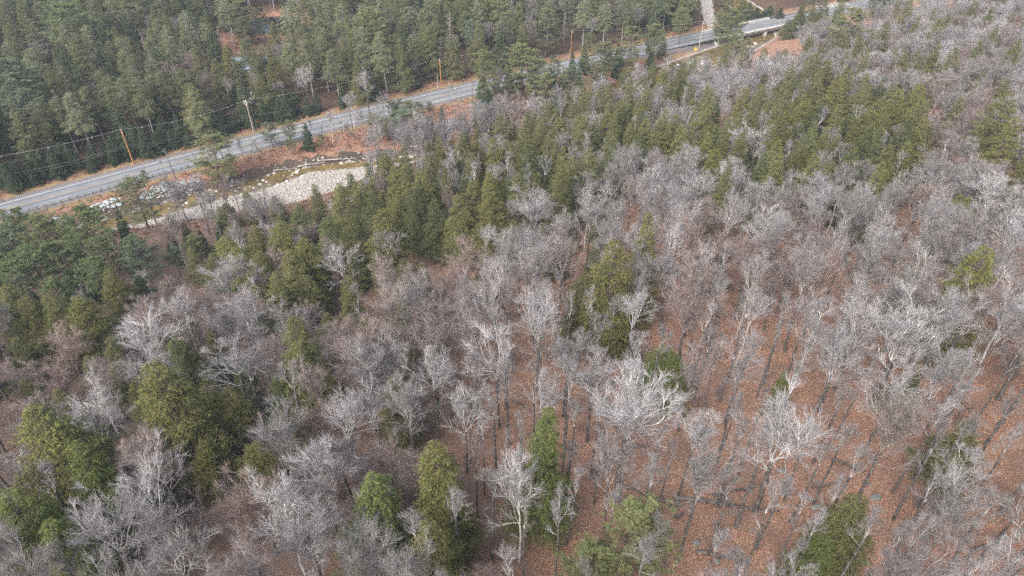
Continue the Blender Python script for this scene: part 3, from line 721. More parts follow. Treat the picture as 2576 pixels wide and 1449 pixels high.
# ------------------------------------------------------------------ bridge, guardrails
M['concrete'] = flat("pale concrete", (.50, .49, .47), .9, var=.15, scale=1.2)
M['conc2'] = flat("stained concrete", (.30, .29, .28), .9, var=.25, scale=.8)
M['steel'] = flat("galvanised steel", (.36, .38, .39), .5, .5, .3, var=.2, scale=2)
M['rust'] = flat("weathering steel", (.13, .10, .085), .8, var=.3, scale=2)
M['poleorange'] = flat("fresh treated pole timber", (.42, .20, .075), .85, var=.25, scale=1.5)
M['polegrey'] = flat("weathered pole timber", (.36, .31, .26), .9, var=.2, scale=1.5)
M['porcelain'] = flat("white insulator", (.6, .6, .6), .4, var=.05)
M['wire'] = flat("pale cable", (.34, .37, .38), .6, var=.05)
M['wiredark'] = flat("dark cable", (.10, .11, .12), .6, var=.05)
def road_at(a, off=0.0):
    b = float(road_b(a)); d = float(road_b(a + .5) - road_b(a - .5)); n = np.array([-d, 1.]) / math.hypot(d, 1)
    x, y = xy(a + n[0] * off, b + n[1] * off); ang = math.atan2(d, 1) + PHI
    return x, y, ang
def a_of(u, v): return ab(*G(u, v, 0))[0]
def guardrail(name, a0, a1, off, label, z=0.0, step=1.95, grp=None, mat='steel'):
    x, y, an = road_at((a0 + a1) / 2, off); root = link(name, None, None, (x, y, 0)); tag(root, label, "guardrail", grp)
    aa = np.arange(a0, a1, 1.2); P = [road_at(a, off) for a in aa]
    mb = MB()
    prof = [(0, .42), (.035, .48), (0, .55), (0, .61), (.035, .68), (0, .74)]
    V = []; sg = 1 if off > 0 else -1
    for px, py, ag in P:
        nx_, ny_ = -math.sin(ag), math.cos(ag)
        for o_, z_ in prof: V.append((px - sg * nx_ * o_ - x, py - sg * ny_ * o_ - y, z_))
        for o_, z_ in reversed(prof): V.append((px - sg * nx_ * (o_ - .008) - x, py - sg * ny_ * (o_ - .008) - y, z_))
    K = 12; F = [(i * K + j, i * K + (j + 1) % K, (i + 1) * K + (j + 1) % K, (i + 1) * K + j) for i in range(len(P) - 1) for j in range(K)]
    mb.add(V, F); link("rail", mb.mesh("rail", M[mat]), root)
    pm = MB(); pm.box(-.08, .08, -.10, .10, -.3, .80); pme = pm.mesh("post", M['rust'] if mat == 'steel' else M[mat])
    aa = list(np.arange(a0 + .4, a1, step))
    for a in aa:
        px, py, ag = road_at(a, off + sg * .13); link("post", pme, root, (px - x, py - y, 0), (0, 0, ag))
    return root
guardrail("guardrail", a_of(-110, 560), a_of(-4, 532), -4.95, "far end stretch of steel guardrail entering at the frame edge")
guardrail("guardrail", a_of(-4, 532) + .1, a_of(478, 412), -4.95, "long steel guardrail between the road and the boulder bank")
AB0, AB1 = a_of(1800, 95), a_of(1968, 58)
guardrail("guardrail", a_of(1672, 112), AB0 - .5, 4.95, "steel guardrail on the forest side leading up to the bridge")
guardrail("guardrail", a_of(1778, 104), AB0 - .5, -4.95, "short steel guardrail leading up to the river side of the bridge")
guardrail("guardrail", AB1 + .5, a_of(2060, 32), 4.95, "steel guardrail on the forest side beyond the bridge")
bx, by, ban = road_at((AB0 + AB1) / 2)
BR = link("bridge", None, None, (bx, by, 0)); tag(BR, "concrete road bridge with low parapets crossing the river", "bridge")
def bstrip(nm, o0, o1, z1, th, mat):
    o = strip(nm, AB0, AB1, o0, o1, z1, M[mat], 2.0, par=BR, th=th); o.location = (-bx, -by, 0); return o
bstrip("deck", -5.5, 5.5, .006, .45, 'concrete'); bstrip("girder", -5.0, -4.4, -.45, 1.0, 'conc2'); bstrip("girder", 4.4, 5.0, -.45, 1.0, 'conc2'); bstrip("girder", -1.0, 1.0, -.45, 1.0, 'conc2')
bstrip("parapet", -5.62, -5.05, .50, .55, 'concrete'); bstrip("parapet", 5.05, 5.62, .50, .55, 'concrete')
bstrip("handrail", -5.40, -5.28, 1.0, .12, 'steel'); bstrip("handrail", 5.28, 5.40, 1.0, .12, 'steel')
pm = MB(); pm.box(-.06, .06, -.06, .06, 0, .40); pme = pm.mesh("rail_post", M['steel'])
for sd in (-5.34, 5.34):
    for a in np.arange(AB0 + .5, AB1, 2.5):
        px, py, ag = road_at(a, sd); link("rail_post", pme, BR, (px - bx, py - by, .49), (0, 0, ag))
for a, nm, w in ((AB0 + (AB1 - AB0) * .35, "pier", .55), (AB0 + (AB1 - AB0) * .70, "pier", .55), (AB0 + .1, "abutment", .7), (AB1 - .1, "abutment", .7)):
    px, py, ag = road_at(a, 0); mb = MB(); mb.box(-w, w, -5.3, 5.3, -4.2, -1.46); link(nm, mb.mesh(nm, M['concrete']), BR, (px - bx, py - by, 0), (0, 0, ag))

# ------------------------------------------------------------------ utility poles and wires
POLES = []
def pole(u, v, ut, vt, label, col='poleorange', h=None, arm=False, lean=0.0, name="utility_pole", r=.17):
    x, y = G(u, v, 0); z = tz(x, y)
    _, _, d = proj(x, y, z)
    if h is None:                                   # height from where the top shows
        best = min(np.arange(2, 18, .05), key=lambda hh: abs(proj(x, y, z + hh)[1] - vt)); h = float(best)
    root = link(name, None, None, (x, y, z)); tag(root, label, "pole", None)
    mb = MB(); s = np.linspace(0, 1, 6); mb.tube(np.stack([lean * s, 0 * s, -1 + (h + 1) * s], -1), r * (1 - .35 * s), 10); link("shaft", mb.mesh("shaft", M[col], True), root)
    rz = road_at(ab(x, y)[0])[2]
    if name == "utility_pole":
        ins = MB(); ins.tube([(lean, 0, h - .02), (lean, 0, h + .12), (lean, 0, h + .34)], [.06, .11, .06], 8); link("insulator", ins.mesh("insulator", M['porcelain'], True), root)
        br = MB(); br.box(-.06, .06, 0, .9, h - .55, h - .42); br.box(-.05, .05, .78, .88, h - .42, h - .15)
        b = link("bracket", br.mesh("bracket", M['porcelain'] if arm else M['polegrey']), root, None, (0, 0, rz + math.pi))
        w = MB(); w.tube([(0, r + .04, h * .1), (0, r * .7 + .04, h * .92)], .025, 5); link("ground_wire", w.mesh("ground_wire", M['wiredark']), root)
        if arm:
            br = MB()
            for k in (0, 1):
                br.tube([(0, 0, h - 1.5), (-.5, .9, h - .6 - .0 * k), (-.3 + k * .6, 1.0, h + .05)], .06, 6)
            link("arm_brace", br.mesh("arm_brace", M['porcelain']), root, None, (0, 0, rz))
    POLES.append((x, y, z, h)); return root
pole(337, 413, 306, 328, "orange treated pole beside the road in front of the dark spruces")
pole(638, 332, 613, 255, "weathered pole with a white forked head, paired with a short stub", 'polegrey', arm=True)
pole(1110, 213, 1105, 149, "slim orange pole at the road bend beneath the tall gray snag")
pole(1436, 133, 1438, 77, "orange pole above the rusty bank with a small post beside it")
pole(1759, 116, 1771, 55, "pale pole on the river side of the road near the yellow sign", 'polegrey')
W5 = list(POLES)
pole(2098, 14, 2104, -50, "pale pole beside the stony lot at the top of the frame", 'polegrey', h=11)
W6 = POLES[-1]
pole(641, 330, 632, 293, "short grey stub pole leaning against its taller neighbour", 'polegrey', name="stub_pole", r=.12)
pole(1103, 228, 1084, 190, "short lichen grey post left of the slim orange pole", 'polegrey', h=5.2, name="stub_pole", r=.10)
pole(1432, 146, 1432, 118, "small brown post at the foot of the pole above the rusty bank", 'polegrey', h=3.4, name="stub_pole", r=.10)
pole(8, 508, 0, 488, "short brown post on the grassy verge at the frame edge", 'rust', h=2.4, name="stub_pole", r=.09)
p0 = G(-150, 525, 0)
W5 = [(p0[0], p0[1], 0, 12.)] + W5 + [W6]
wl = ["%s between the %s" % (k, s) for s in ("frame edge and first orange pole", "first orange and fork headed poles", "fork headed and slim bend poles",
      "slim bend and rusty bank poles", "rusty bank pole and the sign pole", "sign pole and the last pole") for k in ("x",)]
SPN = [w[2:] for w in wl]
for i in range(len(W5) - 1):
    A, B = W5[i], W5[i + 1]
    for k, (dh, sag, r, off, mt, nm) in enumerate(((.30, 1.3, .022, 0.0, 'wire', "top cable with small white spacers"), (-1.5, 1.5, .022, .35, 'wiredark', "second thin wire"), (-4.6, 1.9, .04, -.2, 'wiredark', "low telephone cable"), (-5.1, 2.2, .028, -.2, 'wiredark', "lowest thin cable"))):
        P0 = np.array([A[0] + off * .3, A[1] - off, A[2] + A[3] + dh]); P1 = np.array([B[0] + off * .3, B[1] - off, B[2] + B[3] + dh])
        s = np.linspace(0, 1, 17)[:, None]; Q = P0 * (1 - s) + P1 * s; Q[:, 2] -= (sag * 4 * s * (1 - s))[:, 0]
        mb = MB(); mb.tube(Q - Q[0], r, 4)
        root = link("overhead_cable", mb.mesh("overhead_cable", M[mt]), None, tuple(Q[0])); tag(root, f"{nm} {SPN[i]}", "cable", "cables strung from pole to pole")
        if k == 0:
            sm = MB(); sm.box(-.05, .05, -.05, .05, -.36, -.02); sme = sm.mesh("spacer", M['porcelain'])
            for q in np.arange(.15, .95, .23):
                p = P0 * (1 - q) + P1 * q; p[2] -= sag * 4 * q * (1 - q); link("spacer", sme, root, tuple(p - Q[0]))

# ------------------------------------------------------------------ sign, cars, cabin, sheds
def sign():
    x, y = G(1750, 121, 0); z = tz(x, y); root = link("warning_sign", None, None, (x, y, z)); tag(root, "yellow diamond warning sign on a post beside the road near the bridge", "road sign")
    mb = MB(); mb.box(-.05, .05, -.05, .05, -.3, 3.0); link("post", mb.mesh("post", M['steel']), root)
    mb = MB(); s = .82; mb.add([(0, -.06, 2.6 - s), (s, -.06, 2.6), (0, -.06, 2.6 + s), (-s, -.06, 2.6), (0, -.09, 2.6 - s), (s, -.09, 2.6), (0, -.09, 2.6 + s), (-s, -.09, 2.6)],
        [(3, 2, 1, 0), (4, 5, 6, 7), (0, 1, 5, 4), (1, 2, 6, 5), (2, 3, 7, 6), (3, 0, 4, 7)])
    link("panel", mb.mesh("panel", flat("yellow sign face", (.80, .40, .02), .5, var=.05)), root, None, (0, 0, .15))
sign()
def car(u, v, rz, col, label, cat="car"):
    x, y = G(u, v, 0); x, y, z, _ = ground(u, v); root = link("parked_car", None, None, (x, y, z), (0, 0, rz)); tag(root, label, cat)
    L, w = 4.5, .88
    side = [(-2.22, .35), (-2.25, .72), (-2.1, .95), (-1.75, 1.02), (-1.25, 1.42), (.35, 1.45), (1.05, 1.0), (1.95, .85), (2.22, .65), (2.25, .35)]
    V = [(px, sy * (w if pz < 1.1 else w * .80), pz) for sy in (-1, 1) for px, pz in side]; n = len(side)
    F = [tuple(range(n)), tuple(reversed(range(n, 2 * n)))] + [(i, i + n, (i + 1) % n + n, (i + 1) % n) for i in range(n)]
    mb = MB(); mb.add(V, F); link("body", mb.mesh("body", flat("paint " + label[:9], col, .3, .5, var=.03)), root)
    gm = M.setdefault('glass', flat("car glass", (.45, .50, .52), .1, .6, var=.1))
    def win(nm, pts):
        q = MB(); q.add(pts, [tuple(range(len(pts)))]); link(nm, q.mesh(nm, gm), root)
    win("windshield", [(1.0, -.74, 1.045), (1.0, .74, 1.045), (.41, .66, 1.43), (.41, -.66, 1.43)])
    win("rear_window", [(-1.70, .72, 1.07), (-1.70, -.72, 1.07), (-1.30, -.66, 1.40), (-1.30, .66, 1.40)])
    for sy in (-1, 1):
        pts = [(-1.45, sy * .845, 1.06), (.85, sy * .845, 1.06), (.33, sy * .722, 1.39), (-1.15, sy * .722, 1.39)]
        win("side_window", pts if sy < 0 else pts[::-1])
    wm = MB(); wm.tube([(0, -.11, 0), (0, .11, 0)], .33, 14); me = wm.mesh("wheel", flat("tyre", (.02, .02, .02), .9)) if 'wheelme' not in LIB else LIB['wheelme']; LIB['wheelme'] = me
    for px in (-1.4, 1.4):
        for py in (-.84, .84): link("wheel", me, root, (px, py, .33))
    lm = MB(); lm.box(2.20, 2.27, -.14, .14, .58, .72); me = lm.mesh("headlight", M['porcelain'])
    for py in (-.6, .6): link("headlight", me, root, (0, py, 0))
car(1712, 169, R(35), (.05, .07, .08), "dark car with a pale roof half hidden by trees below the road")
car(1741, 160, R(70), (.62, .64, .66), "white car parked behind thin trees under the yellow sign")
car(1768, 162, R(80), (.60, .60, .60), "pale car parked beside the white one, nearer the bridge")
M['roofblue'] = flat("blue grey metal roof", (.20, .27, .31), .5, .4, .2, var=.1, scale=1)
M['siding'] = flat("pale clapboard", (.42, .44, .47), .8, var=.06, scale=2)
M['trim'] = flat("white trim", (.82, .82, .82), .6, var=.03)
M['darkglass'] = flat("window glass", (.05, .06, .07), .1, .6)
def house(name, u, v, zr, L, wd, hw, hr, rz, label, wallm, roofm, cat, dorm=False):
    x, y = G(u, v, zr); z = tz(x, y); root = link(name, None, None, (x, y, z), (0, 0, rz)); tag(root, label, cat)
    e = wd / 2
    mb = MB(); mb.add([(0, -e, 0), (L, -e, 0), (L, e, 0), (0, e, 0), (0, -e, hw), (L, -e, hw), (L, e, hw), (0, e, hw), (0, 0, hr), (L, 0, hr)],
        [(0, 1, 5, 4), (2, 3, 7, 6), (3, 0, 4, 8, 7), (1, 2, 6, 9, 5)]); link("wall", mb.mesh("wall", M[wallm]), root)
    mb = MB(); o = .45; dz = (hr - hw) / e * o
    for sy in (-1, 1):
        V = [(-o, 0, hr + .02), (L + o, 0, hr + .02), (L + o, sy * (e + o), hw - dz + .02), (-o, sy * (e + o), hw - dz + .02)]
        V += [(p, q, r_ + .12) for p, q, r_ in V]; mb.add(V, [(0, 1, 2, 3), (7, 6, 5, 4), (0, 4, 5, 1), (1, 5, 6, 2), (2, 6, 7, 3), (3, 7, 4, 0)])
    ro = link("roof", mb.mesh("roof", M[roofm]), root)
    cm = MB(); cm.box(L * .62, L * .62 + .6, -.3, .3, hr - .5, hr + .9); link("chimney", cm.mesh("chimney", M['conc2']), ro)
    mb = MB()
    for sy in (-1, 1): mb.tube([(-o - .06, 0, hr + .08), (-o - .06, sy * (e + o), hw - dz + .08)], .13, 4)
    link("gable_trim", mb.mesh("gable_trim", M['trim']), root)
    for (px, py, ax) in ((-.03, -e * .45, 0), (-.03, e * .45, 0)):
        q = MB(); q.box(px - .03, px + .01, py - .5, py + .5, 1.2, 2.4); f = link("window", q.mesh("window", M['darkglass']), root)
        q = MB(); q.box(px - .06, px - .03, py - .58, py - .5, 1.1, 2.5); q.box(px - .06, px - .03, py + .5, py + .58, 1.1, 2.5); q.box(px - .06, px - .03, py - .5, py + .5, 2.4, 2.5); q.box(px - .06, px - .03, py - .5, py + .5, 1.1, 1.2); link("frame", q.mesh("frame", M['trim']), f)
    for px in (L * .25, L * .7):
        q = MB(); q.box(px - .5, px + .5, -e - .04, -e + .01, 1.2, 2.4); link("window", q.mesh("window", M['darkglass']), root)
    q = MB(); q.box(L * .47, L * .47 + .95, -e - .05, -e + .01, 0.05, 2.1); link("door", q.mesh("door", M['trim']), root)
    return root
cb = house("cabin", 588, 143, 6.6, 13.0, 8.0, 3.8, 6.6, R(2), "pale cabin with a blue grey roof and white trimmed front gable among hemlocks", 'siding', 'roofblue', "house")
mb = MB(); mb.add([(-.6, -7.2, 0), (4.2, -7.2, 0), (4.2, -3.9, 0), (-.6, -3.9, 0), (-.6, -7.2, 3.7), (4.2, -7.2, 3.7), (4.2, -3.9, 3.7), (-.6, -3.9, 3.7), (1.8, -7.2, 5.7), (1.8, -1.2, 5.7)], [(0, 1, 5, 8, 4), (1, 2, 6, 5), (3, 0, 4, 7)])
link("front_gable_wall", mb.mesh("front_gable_wall", M['siding']), cb)
mb = MB()
for sx in (-1, 1):
    V = [(1.8, -7.7, 5.75), (1.8, -1.0, 5.75), (1.8 + sx * 2.9, -1.0, 3.35), (1.8 + sx * 2.9, -7.7, 3.35)]; V += [(a_, b_, c__ + .12) for a_, b_, c__ in V]
    mb.add(V, [(0, 1, 2, 3), (7, 6, 5, 4), (0, 4, 5, 1), (1, 5, 6, 2), (2, 6, 7, 3), (3, 7, 4, 0)])
link("front_gable_roof", mb.mesh("front_gable_roof", M['roofblue']), cb)
mb = MB()
for sx in (-1, 1): mb.tube([(1.8, -7.76, 5.8), (1.8 + sx * 2.95, -7.76, 3.4)], .15, 4)
link("gable_trim", mb.mesh("gable_trim", M['trim']), cb)
house("shed", 617, 236, 2.6, 3.2, 2.6, 1.8, 2.6, R(-10), "small dark roofed shed with a white edge in the gap below the cabin", 'siding', 'rust', "shed")
M['red'] = flat("barn red boards", (.17, .03, .035), .8, var=.15, scale=2)
house("barn", 1962, -30, 5.2, 11.0, 7.0, 3.0, 5.2, R(15), "dark red barn at the top edge above the bridge", 'red', 'red', "barn")

# dead bracken and low brush on the banks, too many to count
def bracken():
    V, F, n = [], [], 0
    for _ in range(34000):
        y = g.uniform(95, 330); x = g.uniform(-1, 1) * (y * .8 + 20); a, b = ab(x, y)
        rv = float(road_b(a)); bn = np.interp(a, nwA, nwB); bb = np.interp(a, brA, brB)
        ok = (bn + 1.5 < b < rv - 7 and a < A_END + 40) or (rv + 7.0 < b < rv + 12.5) or (bb - 12 < b < bb - 1 and a < A_END)
        ok = ok or (abs(x - POND[0]) < 26 and -48 < y - POND[1] < 20 and math.hypot((x - POND[0]) / 17, (y - POND[1]) / 15) > 1)
        if not ok: continue
        z = tz(x, y); k = 9; hh = g.uniform(.35, 1.1)
        az = g.uniform(0, 6.28, k); r = g.uniform(.1, .7, k) * hh
        P = np.stack([x + g.normal(size=k) * .35, y + g.normal(size=k) * .35, np.full(k, z - .05)], -1)
        T = P + np.stack([np.cos(az) * r, np.sin(az) * r, hh * g.uniform(.5, 1, k)], -1); s = np.stack([-np.sin(az), np.cos(az), 0 * az], -1) * g.uniform(.04, .16, (k, 1))
        V.append(np.stack([P, (P + T) / 2 + s, T, (P + T) / 2 - s], 1).reshape(-1, 3)); F.append(np.arange(4 * k).reshape(-1, 4) + n); n += 4 * k
    m, t, b = newmat("dead bracken", .95, .1)
    rp = t.nodes.new("ShaderNodeNewGeometry").outputs["Random Per Island"]; c = coords(t)
    col = ramp(t, rp, [(0, (.10, .06, .045)), (.4, (.22, .12, .08)), (.75, (.30, .20, .13)), (1, (.38, .31, .22))])
    col = mix(t, ramp(t, noise(t, .09, 4, .7, c), [(.42, (0, 0, 0)), (.6, (.8, .8, .8))]), col, mix(t, rp, (.16, .065, .04), (.34, .15, .085)))
    t.links.new(col, b.inputs["Base Color"])
    tag(link("bracken", mesh_np("bracken", np.concatenate(V), [np.concatenate(F)], m)), "rusty dead bracken and low brush along road and river banks", kind='stuff')
bracken()

M['rock'] = stone_mat("mossy grey rock", (.12, .12, .11), (.20, .20, .19), (.30, .30, .28))
rok = [rock_mesh("rock", 240 + i, M['rock'], flatz=.6) for i in range(4)]
for _ in range(400):
    if sum(s_['kind'] == 'rock' for s_ in STONES) >= 34: break
    u, v = rnd.uniform(1300, 2560), rnd.uniform(680, 1440); x, y, z, _t = ground(u, v); stone(rok, "rock", x, y, rnd.uniform(.25, .65), z, sink=.45)
# ================================================================== TREES
T_H = {'d': (.75, .84, .88), 'o': (1.08, 1.02, .95), 'y': (1.14, 1.12, .95), 'g': (.95, 1.10, .9), 'n': (1, 1, 1), 'b': (.88, 1.0, 1.12)}
T_B = {'p': (1.16, 1.145, 1.18), 'n': (.94, .93, .94), 'm': (.95, .89, .90), 'r': (1.0, .88, .84), 'w': (1.36, 1.36, 1.40)}
def hp(key, u, v, h, wpx, tone='n', lean=None, label=None, parts=True, var=None):
    x, y, z, t = apex(u, v, h * .97)
    w = wpx / FU * t * (1.2 if key == 'hemlock' and v > 450 else 1.04)
    cols = T_H if key in ('hemlock', 'hemlockhigh', 'spruce', 'pine') else T_B
    c = cols.get(tone, (1, 1, 1)); j = rnd.uniform(.92, 1.08) if cols is T_B or label else rnd.uniform(.80, 1.22)
    put(key, x, y, h, w, tone, tuple(k * j for k in c), parts, lean, label, var)
    TREES[-1]['hand'] = True
H = 'hemlock'; MP = 'maple'; MF = 'maplefan'; BE = 'beech'; BI = 'birch'; PI_ = 'pine'; HH = 'hemlockhigh'; SPR = 'spruce'
hand = [
 # foreground and middle hemlocks
 (H, 385, 912, 20, 200, 'o', "broad olive hemlock, largest of the lower slope, beside pale tangled branches"),
 (H, 95, 1040, 20, 250, 'y', "huge golden topped hemlock filling the lower corner of the slope"),
 (H, 205, 1120, 17, 150, 'g', "green hemlock leaning against the golden topped giant"),
 (H, 25, 1255, 16, 210, 'g', "bright green hemlock at the very bottom corner under the giant"),
 (H, 120, 1310, 14, 170, 'g', "low green hemlock at the foot of the golden topped giant"),
 (H, 735, 812, 20, 130, 'n', "tall hemlock standing alone among brown bare crowns"),
 (H, 700, 950, 11, 100, 'd', "low dark hemlock at the foot of the lone tall one"),
 (H, 562, 985, 12, 110, 'o', "small hemlock beside the broad olive one"),
 (H, 515, 1110, 9, 100, 'y', "small yellow green hemlock between bare crowns below the broad one"),
 (H, 700, 1062, 9, 110, 'y', "rounded light green hemlock below the lone tall one"),
 (H, 640, 1120, 8, 110, 'y', "low yellowish hemlock touching the rounded light green one"),
 (H, 1092, 1130, 19, 165, 'y', "pointed yellow olive hemlock, upper of the bottom centre pair"),
 (H, 930, 1200, 17, 195, 'g', "green hemlock veiled by a bare tree, bottom centre"),
 (H, 1085, 1322, 16, 200, 'o', "olive hemlock cut by the bottom edge, below the pointed one"),
 (H, 1362, 1058, 20, 160, 'g', "bright green narrow hemlock behind leaning bare trunks"),
 (PI_, 1600, 1275, 15, 190, 'y', "yellow green pine at the bottom edge beside the open leaf floor"),
 (PI_, 1490, 1370, 11, 150, 'y', "low yellow green pine cut by the bottom edge"),
 (H, 2170, 1262, 13, 140, 'n', "green hemlock at the bottom of the open floor behind a forked bare tree"),
 (H, 2075, 1352, 9, 110, 'g', "small green hemlock tucked beside the bottom green hemlock"),
 (H, 2450, 1062, 10, 120, 'n', None), (H, 1680, 885, 9, 125, 'g', "flat topped green hemlock over the open floor beside the great pale crown"),
 (H, 1981, 932, 8, 45, 'g', "small spire hemlock standing between dark trunks on the open floor"),
 (H, 2300, 935, 8, 80, 'n', None), (H, 1640, 538, 21, 96, 'o', "taller of the two pointed hemlocks in the middle"),
 (H, 1548, 612, 21, 155, 'o', "broader of the two pointed hemlocks in the middle"),
 (H, 1425, 788, 9, 45, 'o', "small hemlock below the pair of pointed ones"), (H, 1470, 700, 12, 90, 'n', None),
 (H, 2490, 635, 19, 150, 'y', "large olive gold hemlock by the edge of the open floor on the far side"),
 (H, 2325, 648, 14, 110, 'n', None), (H, 2440, 500, 12, 90, 'y', None), (H, 2510, 505, 12, 60, 'n', None),
 (H, 985, 950, 13, 95, 'n', "hemlock hidden behind a pale spreading bare crown"),
 (H, 435, 862, 13, 120, 'd', None), (H, 150, 980, 11, 90, 'n', None), (H, 60, 960, 10, 70, 'n', None), (H, 600, 905, 10, 70, 'd', None),
 (H, 272, 678, 13, 80, 'o', "compact round hemlock alone below the roadside pines"),
 (H, 62, 748, 14, 88, 'o', None), (H, 122, 745, 14, 88, 'n', None), (H, 195, 752, 13, 110, 'y', None), (H, 8, 720, 14, 110, 'n', None), (H, 30, 850, 11, 90, 'n', None),
 (H, 762, 598, 15, 95, 'y', "gold tipped hemlock below the gravel bar"), (H, 725, 635, 14, 90, 'o', None), (H, 690, 688, 13, 95, 'n', None), (H, 822, 552, 12, 75, 'd', None), (H, 770, 700, 10, 80, 'n', None),
 (H, 958, 528, 18, 108, 'o', "broad pointed hemlock standing forward of the belt, middle slope"), (H, 1130, 553, 10, 62, 'y', "small spire hemlock in front of the big pair"),
 (H, 1238, 443, 20, 100, 'o', "tall broad hemlock at the lower edge of the belt"), (H, 1182, 458, 18, 80, 'n', None), (H, 1060, 430, 19, 80, 'o', None), (H, 1040, 470, 17, 70, 'd', None),
 (H, 790, 466, 12, 48, 'n', "narrow spire hemlock standing against the pale gravel bar"), (H, 752, 520, 12, 90, 'd', None), (H, 700, 560, 12, 90, 'y', None), (H, 640, 570, 11, 80, 'o', None), (H, 580, 552, 11, 70, 'n', None),
 (H, 560, 600, 10, 80, 'y', None), (H, 600, 625, 10, 80, 'y', None), (H, 650, 640, 10, 80, 'o', None), (H, 530, 640, 9, 60, 'n', None), (H, 860, 470, 13, 75, 'n', None), (H, 880, 440, 13, 60, 'd', None),
 (H, 640, 133, 16, 72, 'n', "hemlock standing right in front of the cabin's roof"), (H, 684, 148, 16, 66, 'o', None), (H, 566, 113, 17, 72, 'o', None), (H, 652, 190, 14, 62, 'n', None), (H, 540, 150, 16, 70, 'n', None),
 (H, 1832, 8, 14, 40, 'n', None), (H, 1872, -6, 12, 36, 'n', None), (H, 1889, 6, 9, 32, 'd', None), (SPR, 1868, 16, 8, 28, 'n', None), (SPR, 1880, 30, 6, 26, 'n', None), (PI_, 1815, 28, 12, 36, 'n', None), (SPR, 1862, 22, 8, 28, 'n', None), (H, 2022, 6, 14, 38, 'n', None), (H, 2048, 14, 12, 34, 'n', None), (H, 1988, 50, 8, 38, 'd', 'low dark hemlock hiding the far end of the bridge'), (H, 2060, 30, 10, 34, 'y', None), (SPR, 1905, 20, 6, 30, 'n', None), (SPR, 1925, 26, 5, 26, 'n', None), (SPR, 1870, 38, 5, 22, 'n', None), (SPR, 1890, 42, 5, 24, 'n', None), (SPR, 1940, 13, 7, 30, 'n', None), (SPR, 1965, 20, 6, 26, 'n', None), (SPR, 1850, 30, 7, 26, 'n', None), (H, 2080, -6, 12, 36, 'n', None), (H, 2120, 2, 10, 34, 'n', None),
 (PI_, 2150, 22, 23, 100, 'y', "tall bright green pine standing above the bare hillside by the stony lot"),
]
mids = """1882 124 45 o|1929 124 40 y|1975 124 45 n|2039 90 45 y|1880 179 45 o|1790 226 75 n|1981 162 40 n|2082 150 60 o|2013 185 60 d|1709 165 38 y|1683 162 40 n|1636 179 40 y|1778 153 30 y|1819 130 25 o|2111 197 70 o|1989 260 80 y
2068 249 70 d|2027 240 55 o|1862 252 40 o|1752 307 35 o|1665 304 70 n|1772 339 50 o|1712 312 30 y|1813 341 40 y|1807 379 70 y|1946 356 60 n|2004 353 60 o|2108 347 60 n|2180 356 55 y|2209 252 80 y|2172 289 70 o|2247 217 60 n
1382 260 50 n|1455 219 45 o|1493 205 30 n|1514 205 30 d|1532 215 50 y|1573 181 45 o|1618 184 45 n|1639 177 35 y|1712 163 60 n|1670 177 45 o|1625 229 60 o|1365 312 60 n|1330 285 40 n|1323 340 40 y|1275 274 30 d|1216 264 50 n|1507 288 35 y|1528 299 50 o|1559 253 40 n|1597 264 40 y|1618 278 60 d|1670 305 70 n|1500 312 55 d|1587 312 50 o|1549 323 45 n|1396 361 60 n|1417 399 50 y|1368 392 45 n|1348 437 60 y|1275 354 60 n|1230 434 70 o|1191 424 40 n|1195 361 40 o
952 377 35 d|976 385 40 n|1008 397 30 n|923 413 35 d|943 437 60 n|1024 413 60 n|1077 356 45 n|1110 405 55 n|1057 433 50 d|1170 332 50 n|1195 365 40 o|1235 437 50 n|1166 446 60 d|964 480 55 n|1134 470 55 n|1215 336 45 n
2084 154 55 o|2115 203 60 o|2254 188 45 n|2224 196 60 d|2258 226 70 o|2321 211 55 y|2084 271 60 n|2178 357 60 o|2107 357 60 n|2329 387 55 y|2227 429 60 y|2261 440 40 y|2295 327 60 y|2415 493 60 y|2540 241 110 n|2560 300 90 o|2227 58 55 y|2363 47 52 y|2419 30 36 y|2291 -6 50 n|2363 113 45 y|2412 132 40 n|2513 107 30 n|2566 109 60 y|2333 173 40 n|2400 230 30 n|2276 132 35 n|2197 177 35 y|2457 5 40 n|2500 20 45 y|2140 440 60 n|2060 420 50 d
1290 310 50 o|1250 380 55 n|1310 400 60 n|1440 260 50 n|1410 300 55 o|1460 330 55 n|1440 370 50 d|1480 350 40 o|1140 390 50 n|1090 450 50 n|1010 450 55 d|900 480 55 n|840 500 50 n|1000 500 50 n|920 520 45 d|1280 450 55 d|1390 440 40 n|1700 240 45 n|1740 250 40 y|1850 300 40 n|1900 330 50 n|1930 260 50 o|2150 240 60 n|2140 290 60 d|2230 300 60 n|2260 270 60 o|2060 310 60 n|2010 310 60 d|1960 210 45 o"""
for row in mids.replace("\n", "|").split("|"):
    if not row.strip(): continue
    u, v, w, tn = row.split(); u, v, w = float(u), float(v), float(w)
    hh = float(np.clip(w * 1.55 / FU * apex(u, v, 16)[3] * 1.7, 12, 21))
    hand.append((H, u, v, hh, w * 1.12, tn, None))
